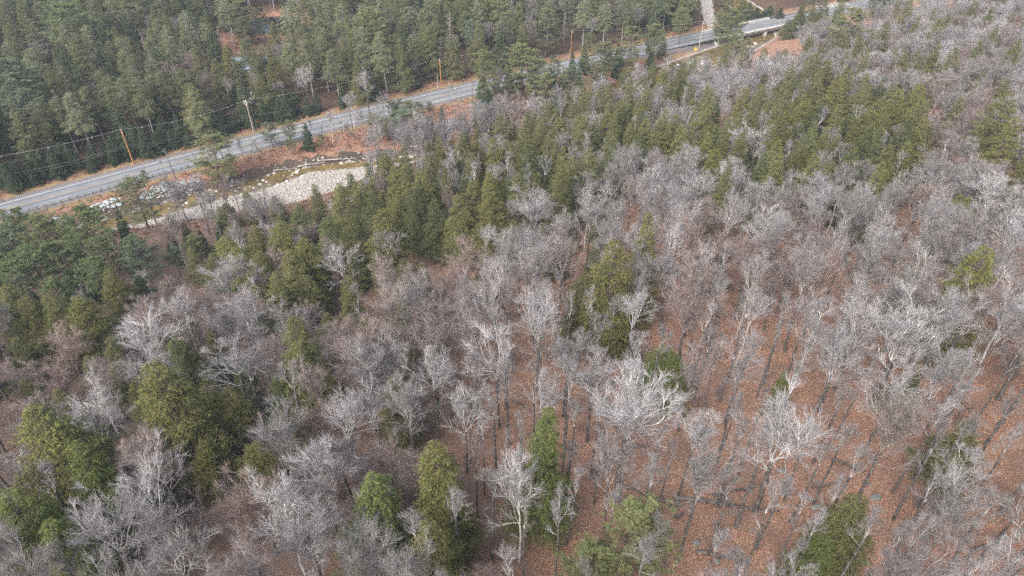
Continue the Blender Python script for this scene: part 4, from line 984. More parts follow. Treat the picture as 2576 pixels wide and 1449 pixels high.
for u, v, w in [(845, 470, 60), (880, 505, 70), (905, 455, 60), (930, 475, 60), (985, 420, 60), (1030, 440, 60), (1075, 400, 60), (1120, 430, 60), (1150, 500, 70), (1090, 500, 60), (1200, 400, 60), (1250, 330, 55), (1300, 350, 60),
                (1340, 370, 60), (1390, 330, 60), (1410, 410, 55), (1450, 420, 50), (1470, 300, 55), (1540, 350, 60), (1610, 340, 60), (1640, 260, 50), (1690, 290, 60), (1580, 220, 50), (1540, 250, 50), (1830, 420, 60), (1880, 400, 50),
                (1920, 380, 60), (1970, 300, 70), (2040, 340, 70), (2090, 400, 60), (2150, 380, 70), (2190, 320, 70), (2280, 300, 70), (2250, 360, 60), (2310, 260, 60), (2180, 220, 60), (2220, 330, 60), (1960, 250, 60), (1900, 280, 55)]:
    if rnd.random() < .12: continue
    hand.append((H, u + rnd.uniform(-9, 9), v + rnd.uniform(-9, 9), rnd.uniform(15, 19), w * 1.2, rnd.choice('nnod'), None))
for a in hand: hp(a[0], a[1], a[2], a[3], a[4], a[5], label=a[6])
# roadside and river pines
for (u, v, h, w, tn, lb) in [
 (1221, 128, 21, 60, 'y', "tall pine with a long bare trunk in front of the road bend"), (1311, 112, 22, 95, 'y', "tallest broad pine of the roadside clump with bare grey trunk"), (1350, 150, 20, 60, 'n', None), (1370, 182, 17, 52, 'y', None),
 (1445, 165, 15, 62, 'b', None), (1483, 84, 19, 42, 'y', None), (1525, 108, 19, 72, 'n', None), (1587, 66, 19, 68, 'y', "round topped pine in front of the road, halfway to the bridge"), (1650, 62, 18, 50, 'y', "narrow pine at the start of the bridge approach"),
 (1842, 22, 20, 70, 'y', "tall pine growing in front of the bridge deck"), (1880, 95, 14, 30, 'n', None), (1862, 75, 15, 40, 'n', None),
 (524, 344, 17, 105, 'y', "flat tiered pine rising over the road between the poles"), (326, 454, 15, 100, 'n', "full green pine in front of the boulder bank"),
 (672, 308, 8.5, 45, 'b', "small pine at the road edge below the forked pole"), (721, 304, 8, 40, 'n', "second small pine beside the road, further along"), (1008, 294, 12, 75, 'b', "bluish green pine on the river bank by the bend"),
 (35, 528, 16, 80, 'g', None), (92, 541, 17, 95, 'y', "light yellow green pine in the cluster below the road"), (192, 530, 18, 125, 'g', "widest green pine in the cluster below the guardrail"), (8, 565, 16, 90, 'b', None), (334, 592, 14, 90, 'b', "bluish pine with flat boughs on the slope edge"),
 (60, 620, 14, 90, 'g', None), (130, 610, 13, 90, 'g', None), (250, 600, 13, 80, 'n', None), (477, 594, 9, 48, 'y', "small yellow green pine alone among brush"), (430, 625, 8, 50, 'b', None), (223, 655, 12, 80, 'g', None), (15, 660, 12, 90, 'g', None),
 (155, 8, 26, 125, 'g', "towering light green pine rising from the dark north forest"), (927, 20, 26, 95, 'y', "tall open crowned pine with bare trunk behind the road"), (0, 150, 26, 130, 'b', "broad bluish pine at the frame edge in the north forest"), (40, 195, 22, 110, 'b', None),
 (1185, 50, 17, 45, 'b', None), (1215, -30, 24, 70, 'y', None), (1262, -20, 24, 60, 'y', None), (1375, 25, 19, 70, 'o', None), (1440, -20, 20, 60, 'y', None), (600, 5, 20, 70, 'o', "brownish green pine by the clearing edge"), (650, 20, 17, 40, 'o', None), (340, -20, 22, 80, 'n', None), (1720, 20, 15, 50, 'y', None)]:
    hp(PI_, u, v, h, w, tn, label=lb)
for (u, v, h, w, lb) in [(996, 265, 10, 60, "dark rounded spruce behind the bluish pine by the bend"), (765, 310, 9, 32, None), (1390, 180, 11, 45, None), (1400, 230, 9, 30, None), (1215, 190, 11, 45, None), (1228, 225, 10, 40, None), (1210, 255, 9, 50, None), (1110, 270, 7, 22, None),
                (1080, 300, 6, 36, None), (1700, 160, 8, 22, None), (1560, 140, 9, 35, None), (1470, 118, 9, 30, None), (1345, 140, 12, 30, None), (1640, 130, 8, 30, None),
                (300, 565, 12, 50, None), (293, 530, 12, 45, None), (460, 560, 8, 35, None), (500, 580, 7, 30, None), (420, 580, 6, 30, None), (545, 560, 8, 40, None)]:
    hp(SPR, u, v, h, w, 'n', label=lb)
for (u, v, h, w, lb) in [(1128, 32, 18, 40, "grey dead conifer with short branches beyond the slim orange pole"), (1289, -10, 19, 36, "pale dead conifer in the north forest behind the roadside pines"), (1206, 60, 15, 40, None), (1186, 262, 11, 30, "pale snag with stubby branches above the rusty bank"),
                (545, 70, 13, 30, None), (1040, 130, 12, 24, None), (300, 455, 6, 20, None)]:
    hp('snag', u, v, h, w, label=lb)
# bare trees of note
bare = [
 (MP, 340, 790, 17, 210, 'w', "wide pale bare crown of tangled limbs above the broad olive hemlock"), (MP, 555, 850, 17, 180, 'w', "pale wide bare crown with arching limbs next to the dark hemlock"), (MP, 200, 990, 17, 180, 'w', "pale forked bare tree behind the golden topped giant"),
 (BI, 690, 1225, 18, 200, 'w', "white limbed birch forking low at the bottom edge"), (MP, 330, 1190, 18, 260, 'w', "dense pale bare crown, largest along the bottom edge"), (MP, 215, 1270, 17, 220, 'p', None), (BE, 620, 1190, 15, 170, 'r', "reddish brown fine twigged crown behind the white limbed birch"),
 (MP, 770, 1105, 18, 190, 'w', "twisting pale limbed bare tree above the birch"), (MP, 935, 945, 17, 160, 'w', "pale spreading bare crown in front of a green hemlock"), (MP, 860, 1015, 17, 170, 'w', "bare crown with long sideways white limbs"), (MP, 1240, 650, 18, 150, 'p', None),
 (MP, 1250, 810, 20, 190, 'w', "tall pale bare tree with lichened trunk at the edge of the open floor"), (MF, 1600, 925, 21, 235, 'w', "great pale fan shaped bare crown, brightest on the open floor"), (MF, 2010, 985, 20, 225, 'w', "broad pale bare crown on forked trunk, centre of the open floor"),
 (MF, 1345, 480, 16, 120, 'p', "upright pale fan crown in front of the hemlock belt"), (MP, 1430, 540, 16, 130, 'n', None), (MP, 970, 575, 15, 110, 'n', None), (MP, 850, 615, 15, 110, 'w', None), (MP, 1600, 735, 17, 110, 'w', "pale bare crown overlapping the foot of the hemlock pair"), (MF, 1500, 880, 17, 130, 'p', None),
 (MF, 1430, 840, 16, 150, 'n', "greyish rounded fan crown left of the hemlock pair's foot"), (BE, 1170, 615, 16, 150, 'r', None), (MP, 1480, 430, 15, 110, 'n', None), (MP, 1580, 395, 15, 120, 'p', None), (MF, 1590, 370, 15, 80, 'n', None), (MP, 1760, 440, 15, 120, 'p', None), (MF, 1920, 450, 15, 120, 'p', None), (MP, 1960, 520, 15, 110, 'w', None),
 (MF, 2080, 430, 15, 110, 'p', None), (MP, 2370, 540, 17, 130, 'p', None), (MP, 2300, 600, 17, 120, 'n', None), (BE, 1775, 560, 17, 165, 'r', "reddish rounded bare crown, widest beside the hemlock pair"), (BE, 1900, 600, 16, 120, 'm', None), (BE, 2095, 640, 16, 120, 'r', "pinkish bare crown above the pale thicket on the far side"),
 (MF, 2190, 760, 16, 130, 'w', None), (MF, 2310, 760, 18, 190, 'w', "large pale vase shaped bare crown beside the olive gold hemlock"), (MP, 2290, 900, 17, 170, 'w', None), (MP, 2130, 840, 17, 150, 'w', None), (MP, 2480, 1150, 17, 170, 'w', None), (MP, 2420, 1260, 16, 150, 'n', None), (MP, 2550, 1350, 16, 170, 'w', None),
 (MF, 930, 1255, 14, 160, 'w', "bare tree spread in front of the veiled green hemlock"), (BI, 1310, 1120, 20, 150, 'w', "leaning pale trunks in front of the bright green narrow hemlock"), (MP, 1080, 880, 17, 160, 'w', None), (BE, 700, 860, 15, 150, 'm', None), (BE, 880, 840, 16, 200, 'm', None), (MP, 1020, 700, 16, 150, 'n', None),
 (MP, 660, 560, 11, 80, 'w', None), (MF, 870, 500, 14, 70, 'p', None), (MF, 540, 660, 14, 150, 'n', None), (MP, 600, 740, 16, 180, 'p', None), (MP, 700, 760, 16, 150, 'n', None), (MP, 1350, 930, 17, 140, 'p', None), (MP, 1160, 960, 17, 150, 'w', None), (MP, 1000, 860, 16, 140, 'p', None),
 (MP, 1890, 830, 17, 150, 'p', None), (BE, 1750, 720, 16, 150, 'm', None), (MP, 1760, 850, 17, 130, 'm', None), (MF, 2400, 860, 17, 140, 'p', None), (MP, 2060, 720, 16, 120, 'p', None), (MP, 2200, 640, 16, 130, 'n', None), (MP, 2450, 620, 16, 110, 'p', None), (MF, 2520, 440, 15, 120, 'w', None), (MP, 2380, 430, 15, 120, 'p', None),
 (MP, 1850, 400, 15, 100, 'w', None), (MP, 1880, 320, 14, 110, 'w', "white limbed crooked bare crown between the hemlock groups"), (MP, 1955, 320, 13, 80, 'w', None), (BI, 1770, 610, 16, 60, 'p', None), (MF, 1700, 470, 15, 120, 'p', None), (MP, 2240, 560, 15, 110, 'w', None),
 (MP, 760, 165, 15, 65, 'p', "pale bare tree with curving trunk across the road from the spruces"), (MP, 915, 178, 16, 60, 'p', "lichened bare tree leaning before the road near the tall open pine"), (BI, 824, 280, 11, 36, 'w', "crooked white birch trunk on the river bank"), (MP, 700, 200, 10, 40, 'n', None), (BI, 880, 235, 12, 40, 'p', None),
 (MP, 960, 230, 12, 45, 'n', None), (MP, 905, 270, 12, 40, 'n', None), (MP, 630, 350, 10, 60, 'p', "thin pale tree on the bank beside the flat tiered pine"), (MF, 520, 480, 10, 60, 'w', "white multi stemmed birch standing on the gravel bar"), (MP, 580, 450, 12, 60, 'm', None), (MP, 655, 485, 12, 50, 'm', "dark stemmed bare tree against the gravel bar"), (MP, 690, 490, 12, 60, 'm', None),
 (MP, 620, 500, 11, 55, 'm', None), (BI, 1330, 255, 12, 50, 'w', "small white birch under the roadside pines"), (MP, 1390, 290, 11, 45, 'w', None), (MP, 1480, 300, 11, 45, 'w', None), (MP, 1500, 280, 11, 60, 'p', None),
]
for a in bare: hp(a[0], a[1], a[2], a[3], a[4], a[5], label=a[6])
# tall bare-trunked firs standing behind the young roadside spruces
for u, v, h, lb in [(266, 362, 19, "high crowned fir with pale trunk showing just left of the first orange pole"), (319, 334, 19, None), (352, 342, 19, None), (392, 352, 20, None), (420, 332, 19, None), (380, 330, 21, None), (300, 320, 19, None), (450, 330, 20, None), (480, 322, 20, None), (230, 372, 18, None), (510, 316, 19, None), (930, 196, 20, None), (1050, 205, 17, None), (1000, 200, 17, None), (640, 205, 16, None), (680, 230, 17, None), (195, 385, 18, None), (150, 400, 18, None)]:
    x, y, z, t = ground(u, v); put(HH, x, y, h, rnd.uniform(6.5, 8.5), 'd', (1.0, 1.04, 1.2), True, None, lb)
NHAND = len(TREES)

# ------------------------------------------------------------------ fill the rest of the woods, tree by tree
GRID = {}
def cell(x, y): return int(x // 8), int(y // 8)
def free(x, y, r):
    cx, cy = cell(x, y)
    for i in (-1, 0, 1):
        for j in (-1, 0, 1):
            for (px, py, pr) in GRID.get((cx + i, cy + j), ()):
                if (px - x) ** 2 + (py - y) ** 2 < (max(r, pr)) ** 2: return False
    return True
def clear_of_stems(x, y, r):
    cx, cy = cell(x, y)
    for i in (-1, 0, 1):
        for j in (-1, 0, 1):
            for (px, py, pr) in GRID.get((cx + i, cy + j), ()):
                if (px - x) ** 2 + (py - y) ** 2 < min(r, pr) ** 2: return False
    return True
def near_pt(x, y, Pl, d): return float(dist_poly(np.array([x]), np.array([y]), Pl)[0]) < d
def occupy(x, y, r): GRID.setdefault(cell(x, y), []).append((x, y, r))
for t in TREES: occupy(t['x'], t['y'], min(3.8, t['cr'] * .75 + .3))
for (x, y, z, h) in POLES: occupy(x, y, 3)
def inpoly(u, v, P):
    c = False; j = len(P) - 1
    for i in range(len(P)):
        if (P[i][1] > v) != (P[j][1] > v) and u < (P[j][0] - P[i][0]) * (v - P[i][1]) / (P[j][1] - P[i][1]) + P[i][0]: c = not c
        j = i
    return c
BELT = [(850, 430), (960, 380), (1170, 335), (1260, 290), (1440, 225), (1640, 180), (1720, 160), (1760, 220), (1860, 240), (1900, 170), (2060, 150), (2120, 180), (2330, 190), (2330, 330), (2200, 460), (2060, 430), (1860, 420), (1700, 330), (1480, 420), (1380, 450), (1280, 470), (1240, 560), (1120, 560), (960, 600), (860, 540)]
LOWBELT = [(520, 560), (760, 480), (860, 540), (800, 640), (720, 720), (640, 690), (500, 660)]
PINES = [(-80, 520), (300, 540), (400, 600), (330, 680), (-80, 720)]
OPEN = [(1080, 1010), (1180, 830), (1380, 720), (1700, 640), (1960, 700), (2150, 860), (2400, 830), (2700, 860), (2700, 1700), (1450, 1700), (1080, 1300)]
WARM = [(560, 1180, 110), (660, 1230, 90), (1450, 1150, 60), (1150, 620, 110), (880, 860, 130), (1110, 650, 80), (1780, 600, 110), (1900, 620, 90), (2100, 660, 80), (2330, 260, 110), (1700, 240, 60), (1560, 350, 50), (740, 900, 120), (450, 750, 120), (100, 900, 130), (2200, 130, 90), (2430, 290, 90), (2380, 340, 60), (2500, 260, 70), (600, 800, 90), (480, 620, 110)]
def reds(u, v): return sum(math.exp(-((u - a) ** 2 + (v - b) ** 2) / (s * s)) for a, b, s in WARM)
CHN = [(1860, 118), (1912, 88)]
trackP = np.array([G(u, v, 0) for u, v in ((1779, -90), (1776, 0), (1782, 40), (1800, 72))])
lotP = np.array([G(u, v, 0) for u, v in ((1858, 44), (1900, 28), (1990, 14), (2060, 6), (2125, 14))])
clearP = np.array([G(u, v, 0) for u, v in ((575, 120), (640, 105), (715, 95), (740, 60))])
cab = G(625, 190, 0)
fr = random.Random(21)
WIN = [(-40, 420, 330, 525, .97), (642, 50, 702, 76, .9), (580, 88, 715, 126, .6), (586, 136, 628, 172, .9), (1768, -10, 1798, 78, 1.), (1690, 64, 1990, 125, .8), (2078, 8, 2128, 32, .9), (560, 410, 900, 505, .93), (208, 470, 500, 550, .85), (1850, 24, 1960, 40, .4),
       (640, 400, 900, 460, 1.)]
HWIN = [(t['u'] - t['cr'] * .75 / t['d'] * FU, t['v'], t['u'] + t['cr'] * .75 / t['d'] * FU, t['v'] + t['h'] * .75 / t['d'] * FU * .85, t['d']) for t in TREES if t['kind'] in ('hemlock_tree', 'pine_tree') and t['v'] > 430 and t['u'] < 2000 and not (880 < t['u'] < 1000 and t['v'] > 1100)]
HWIN += [(1850, 74, 1972, 110, proj(*G(1910, 80, 0), 0)[2])]
def blocked(x, y, z, h, w, k=.38):
    u0, v0, d0 = proj(x, y, z + 1.5); u1, v1, d1 = proj(x, y, z + h); ww = w * k / d0 * FU
    lo, hi = min(u0, u1) - ww, max(u0, u1) + ww
    south = ab(x, y)[1] < float(road_b(ab(x, y)[0]))
    for a0, b0, a1, b1, dd in HWIN:
        if d0 < dd - 2 and lo < a1 and hi > a0 and v1 < b1 and v0 > b0 and fr.random() < .93: return True
    for a0, b0, a1, b1, pr in WIN[0 if south else 1:]:
        if lo < a1 and hi > a0 and v1 < b1 and v0 > b0 and fr.random() < pr: return True
    return False
def inview(x, y, h, mu=260, mvt=260, mvb=150):
    z = tz(x, y); u, v, d = proj(x, y, z); ut, vt, _ = proj(x, y, z + h)
    return d > 1 and -mu < ut < 2576 + mu and v > -20 and vt < 1449 + mvb
cnt = {}
xs_lo, xs_hi = -330, 420
def addtree(key, x, y, h, w, tone, col, parts):
    put(key, x, y, h, w, tone, col, parts); cnt[key] = cnt.get(key, 0) + 1
for it in range(60000):
    y = fr.uniform(22, 350) if fr.random() < .7 else fr.uniform(22, 170); x = fr.uniform(-1, 1) * (y * .80 + 55)
    a, b = ab(x, y); rbv = float(road_b(a)); bn = np.interp(a, nwA, nwB); bb = np.interp(a, brA, brB)
    du = float(dist_poly(np.array([x]), np.array([y]), UP)[0]) if a > A_END - 15 else 99
    h = fr.uniform(13, 17.5)
    if not free(x, y, 2.7 if rbv < b < rbv + 17 else 3.6 if b > rbv else 3.4): continue
    if not inview(x, y, h): continue
    north = b > rbv + 8.6
    P1 = np.array([[x, y]])
    def near(Pl, d): return float(dist_poly(np.array([x]), np.array([y]), Pl)[0]) < d
    if north:
        if near(trackP, 7.5) or near(lotP, 4.5) or du < 13: continue
        if math.hypot((x - POND[0]) / 17, (y - POND[1]) / 16) < 1: continue
        if near(clearP, 14) and fr.random() < .93: continue
        u_, v_, d_ = proj(x, y, tz(x, y))
        if -7 < x - cab[0] < 15 and abs(y - cab[1] - 4) < 8: continue
        edge = b - rbv - 8.6
        u, v, d = proj(x, y, tz(x, y) + 18)
        if 570 < u < 700 and 90 < v < 175 and d < 262 + 0 and y > cab[1] - 26 and edge > 6 and y < cab[1] - 5: h = fr.uniform(9, 12)
        sp = 5.9
        if edge < 7 and (u_ < 780 or fr.random() < .35) and u_ < 1060 and fr.random() < .9:
            if not free(x, y, 2.6): continue
            hh = fr.uniform(5.5, 9.5)
            if blocked(x, y, 0, hh, hh * .5): continue
            addtree(SPR, x, y, hh, hh * .50, 'n', (fr.uniform(.8, 1.1),) * 3, False); occupy(x, y, 2.5); continue
        if edge < 10 and 1020 < u_ < 1500:
            if fr.random() < .6: continue
        if not free(x, y, sp): continue
        k = fr.random(); z = 1.0
        bright = fr.uniform(.85, 1.5)
        dead = reds(u, v) > .3
        if 380 < u < 520 and 60 < v < 170 and fr.random() < .45: key, h, w, col, tn = BE, fr.uniform(13, 16), fr.uniform(6, 8), (.85, .8, .8), 'm'
        elif u > 1230 and fr.random() < .22: key, h, w, col, tn = MP, fr.uniform(14, 18), fr.uniform(5.5, 8), (.8, .76, .78), 'n'
        elif k < .32: key, h, w, col, tn = HH, fr.uniform(18, 22), fr.uniform(7.2, 9.5), (bright * 1.0, bright * 1.05, bright * 1.3), 'd'
        elif k < .64: key, h, w, col, tn = H, fr.uniform(16, 20), fr.uniform(7.2, 9.2), (bright * 1.0, bright * 1.02, bright * 1.25), 'o'
        elif k < .79: key, h, w, col, tn = SPR, fr.uniform(14, 19), fr.uniform(5.5, 7.5), (bright * 1.35, bright * 1.15, bright * 1.25), 'd'
        elif k < .86: key, h, w, col, tn = PI_, fr.uniform(17, 21), fr.uniform(6, 8), (bright * 1., bright * 1., bright * 1.), 'g'
        elif k < .90: key, h, w, col, tn = 'snag', fr.uniform(13, 17), 4, (1, 1, 1), 'n'
        else: key, h, w, col, tn = MP, fr.uniform(13, 16), fr.uniform(5, 7), (.85, .8, .8), 'n'
        if blocked(x, y, 0, h, w): continue
        addtree(key, x, y, h, w, tn, col, d < 250 and key in (HH, H)); occupy(x, y, 4.8)
    elif b < bb - 3.5 and (a < A_END or du > 12) and b < rbv - 8:
        u, v, d = proj(x, y, tz(x, y) + 15); ug, vg, _ = proj(x, y, tz(x, y))
        dS = bb - b
        if dS < 9 and a < A_END and 380 < ug < 880: continue
        rd = reds(u, v)
        if inpoly(u, v, PINES): key, h, w, tn = fr.choice([(PI_, fr.uniform(9, 14), fr.uniform(5, 7), 'g'), (SPR, fr.uniform(7, 11), fr.uniform(3, 4.5), 'n'), (MP, fr.uniform(8, 11), 5, 'n')]); sp = 4.6
        elif inpoly(u, v, BELT):
            if fr.random() < .60: key, h, w, tn = H, fr.uniform(14, 18), fr.uniform(5, 7), fr.choice('nnood')
            else: key, h, w, tn = MP, fr.uniform(11, 14), fr.uniform(5, 6.5), fr.choice('pn')
            sp = 4.3
        elif inpoly(u, v, LOWBELT):
            if fr.random() < .65: key, h, w, tn = H, fr.uniform(10, 14), fr.uniform(5, 6.5), fr.choice('nyod')
            else: key, h, w, tn = BE, fr.uniform(8, 11), fr.uniform(4.5, 6), 'm'
            sp = 4.3
        elif u > 1650 and v < 520:
            if fr.random() < (.20 if u > 2000 else .10): key, h, w, tn = H, fr.uniform(14, 18), fr.uniform(4.2, 5.8), fr.choice('yon')
            elif fr.random() < .10 + .45 * rd: key, h, w, tn = BE, fr.uniform(12, 15), fr.uniform(6, 8), 'm'
            else: key, h, w, tn = fr.choice([MP, MF]), fr.uniform(13, 16.5), fr.uniform(6, 8), fr.choice('pppnnnmw')
            sp = 4.7
        else:
            if fr.random() < .05 and v < 900: key, h, w, tn = H, fr.uniform(7, 11), fr.uniform(4, 5.5), 'n'
            elif fr.random() < .07 + .38 * rd: key, h, w, tn = BE, fr.uniform(11, 15), fr.uniform(6, 8.5), fr.choice('rmmn')
            elif fr.random() < .10: key, h, w, tn = BI, fr.uniform(14, 18), fr.uniform(5, 7), 'p'
            else: key, h, w, tn = fr.choice([MP, MF, MF]), fr.uniform(16, 20), fr.uniform(5, 7.6), fr.choice('pppnnnmmrw' if u > 1100 else 'pnnnmmr')
            sp = 4.4 if not inpoly(u, v, OPEN) else 7.0
        if not free(x, y, sp) or blocked(x, y, tz(x, y), h, w): continue
        cols = T_H if key in (H, SPR, PI_) else T_B; j = fr.uniform(.88, 1.1) if cols is T_B else fr.uniform(.78, 1.28); c = cols.get(tn, (1, 1, 1))
        addtree(key, x, y, h, w, tn, tuple(q * j for q in c), d < 175); occupy(x, y, sp * .9)
# the wooded bank that screens the road towards the bridge
for it in range(6000):
    y = fr.uniform(120, 330); x = fr.uniform(-40, 260); a, b = ab(x, y); rbv = float(road_b(a)); bn = np.interp(a, nwA, nwB)
    z = tz(x, y); u, v, d = proj(x, y, z)
    if not ((1180 < u < 1700 or 1975 < u < 2330) and b < rbv - 7.5 and b > rbv - (34 if u < 1900 else 20) ): continue
    if a > A_END - 15 and float(dist_poly(np.array([x]), np.array([y]), UP)[0]) < 7: continue
    if not free(x, y, 4.2): continue
    k = fr.random()
    if k < .30: key, h, w, tn = PI_, fr.uniform(10, 17), fr.uniform(5, 7.5), fr.choice('nyb')
    elif k < .50: key, h, w, tn = SPR, fr.uniform(6, 11), fr.uniform(3, 4.5), 'n'
    elif k < .62: key, h, w, tn = H, fr.uniform(8, 13), fr.uniform(4, 6), 'n'
    else: key, h, w, tn = fr.choice([MP, MF, 'pole']), fr.uniform(8, 13), fr.uniform(3.5, 6), fr.choice('nmp')
    if u > 2020: key, h, w, tn = fr.choice([(H, fr.uniform(12, 17), 6, 'n'), (PI_, fr.uniform(13, 18), 7, 'n'), (MP, fr.uniform(12, 15), 6, 'n')])
    if blocked(x, y, z, h, w) or (1190 > u and b > rbv - 14): continue
    cols = T_H if key in (PI_, SPR, H) else T_B; c = cols[tn]; addtree(key, x, y, h, w, tn, tuple(q * fr.uniform(.9, 1.05) for q in c), False); occupy(x, y, 4.0)
# slender pole timber standing between the big crowns
for it in range(9000):
    y = fr.uniform(22, 250); x = fr.uniform(-1, 1) * (y * .80 + 45)
    a, b = ab(x, y); rbv = float(road_b(a)); bn = np.interp(a, nwA, nwB); bb = np.interp(a, brA, brB)
    slope = b < bb - 5; stripn = bn + 3 < b < rbv - 9 and a < A_END + 60
    if not (slope or stripn): continue
    uo, vo, _d = proj(x, y, tz(x, y) + 12); opn = inpoly(uo, vo, OPEN)
    if not clear_of_stems(x, y, 3.3 if opn else 4.0): continue
    if a > A_END - 15 and float(dist_poly(np.array([x]), np.array([y]), UP)[0]) < 12: continue
    z = tz(x, y); u, v, d = proj(x, y, z + 12)
    if not (-240 < u < 2816 and -30 < v < 1700): continue
    if slope and (inpoly(u, v, PINES) or fr.random() < (.25 if not (u > 1350 and v > 650) else .12)): continue
    h = fr.uniform(13, 17) if slope else fr.uniform(5, 10); w = h * (fr.uniform(.13, .22) if opn else fr.uniform(.2, .3))
    if stripn and fr.random() < .25 and u < 1250: key, tn, w = fr.choice([(PI_, 'n', h * .55), (PI_, 'y', h * .5)])
    else: key, tn = fr.choice([('pole', 'n'), ('pole', 'n'), ('pole', 'p'), ('pole', 'm'), (BE, 'm') if u < 1200 else ('pole', 'n'), (BI, 'n') if not opn else ('pole', 'p')])
    if blocked(x, y, z, h, w) or (stripn and fr.random() < .3): continue
    cols = T_H if key in (PI_, SPR) else T_B; c = cols[tn]; j = fr.uniform(.8, 1.05)
    addtree(key, x, y, h, w, tn, tuple(q * j for q in c), d < 150); occupy(x, y, 2.7)
# slender understory saplings on the leaf floor, brush along the road
NS = 0
for it in range(9000):
    if NS >= 297: break
    y = fr.uniform(30, 215); x = fr.uniform(-1, 1) * (y * .80 + 40)
    a, b = ab(x, y); rbv = float(road_b(a)); bn = np.interp(a, nwA, nwB); bb = np.interp(a, brA, brB)
    u, v, d = proj(x, y, tz(x, y) + 2)
    if not (-40 < u < 2620 and -20 < v < 1480): continue
    strip_ = bn + 2 < b < rbv - 8.5 and a < A_END + 50
    nside = rbv + 7.5 < b < rbv + 11 and u > 1000
    slope = b < bb - 2 and (u > 1150 and v > 640)
    thick = b < bb - 2 and u < 1150 and v > 800
    mar = bb - 9 < b < bb and a < A_END and 380 < u < 900
    if not (strip_ or slope or nside or mar or thick): continue
    if thick and fr.random() < .45: continue
    if slope and fr.random() < .88: continue
    if (strip_ or mar) and not free(x, y, 2.0): continue
    if 1850 < u < 2010 or u > 2010 and slope and fr.random() < .5: continue
    if not slope and not mar and u < 330 and fr.random() < .8: continue
    if (strip_ or mar) and blocked(x, y, tz(x, y), 3, 3, .5): continue
    if thick: h = fr.uniform(3.5, 6)
    else: h = fr.uniform(2.0, 4.2) if not slope else fr.uniform(2.5, 5)
    put('bush', x, y, h, h * fr.uniform(.8, 1.1), 'm', T_B[fr.choice('rmn')], False); NS += 1
# the woods go on beyond the frame on every side
er = random.Random(5); N0 = len(TREES)
for it in range(26000):
    y = er.uniform(10, 620); x = er.uniform(-1, 1) * (y * .95 + 110)
    if not free(x, y, 6.0 if y > 300 else 5.2): continue
    z = tz(x, y); u0, v0, d0 = proj(x, y, z); u1, v1, d1 = proj(x, y, z + 16)
    if d0 < 5 or (-250 < u1 < 2820 and v0 > -18 and v1 < 1595): continue
    a, b = ab(x, y); rbv = float(road_b(a)); bb = np.interp(a, brA, brB)
    if abs(b - rbv) < 8 or near_pt(x, y, trackP, 6) or near_pt(x, y, UP, 11) or (b > bb - 4 and b < rbv): continue
    if b > rbv: put(er.choice([HH, H, SPR]), x, y, er.uniform(15, 20), er.uniform(6.5, 9), 'd', (1.15, 1.15, 1.3), False)
    else: put(er.choice([MP, MF, MP, BE, H]), x, y, er.uniform(14, 18), er.uniform(5, 7.5), 'n', (.98, .97, .98), False)
    TREES[-1]['beyond'] = True; occupy(x, y, 5.0)
BEYOND = TREES[N0:]; TREES = TREES[:N0]
print("beyond", len(BEYOND))
# ------------------------------------------------------------------ build: up to about 290 of a kind as things, what is left beyond them as one wood each
CAP = {'slender_maple_tree': 290, 'hemlock_tree': 300, 'maple_tree': 300, 'fir_tree': 280, 'beech_tree': 290, 'ash_tree': 290, 'spruce_tree': 280}
def shown(t): return (1e9 if t.get('hand') else 0) + (t['h'] * t['cr']) / t['d'] ** 2 * 1e4 * (1 if -40 < t['u'] < 2616 and -60 < t['v'] < 1560 else .02)
kinds = {}
for t in TREES: kinds.setdefault(t['kind'], []).append(t)
REST = {}
for k, L in kinds.items():
    L.sort(key=shown, reverse=True)
    REST[k] = [t for t in L[CAP.get(k, 9999):] if -200 < t['u'] < 2776]
    for t in L[:CAP.get(k, 9999)]: realise(t)
for t in BEYOND: REST.setdefault(t['kind'], []).append(t)
print("TREES", {k: (len(L), len(REST[k])) for k, L in kinds.items()}, "shrubs", NS)
TREES = [t for t in TREES if 'root' in t]
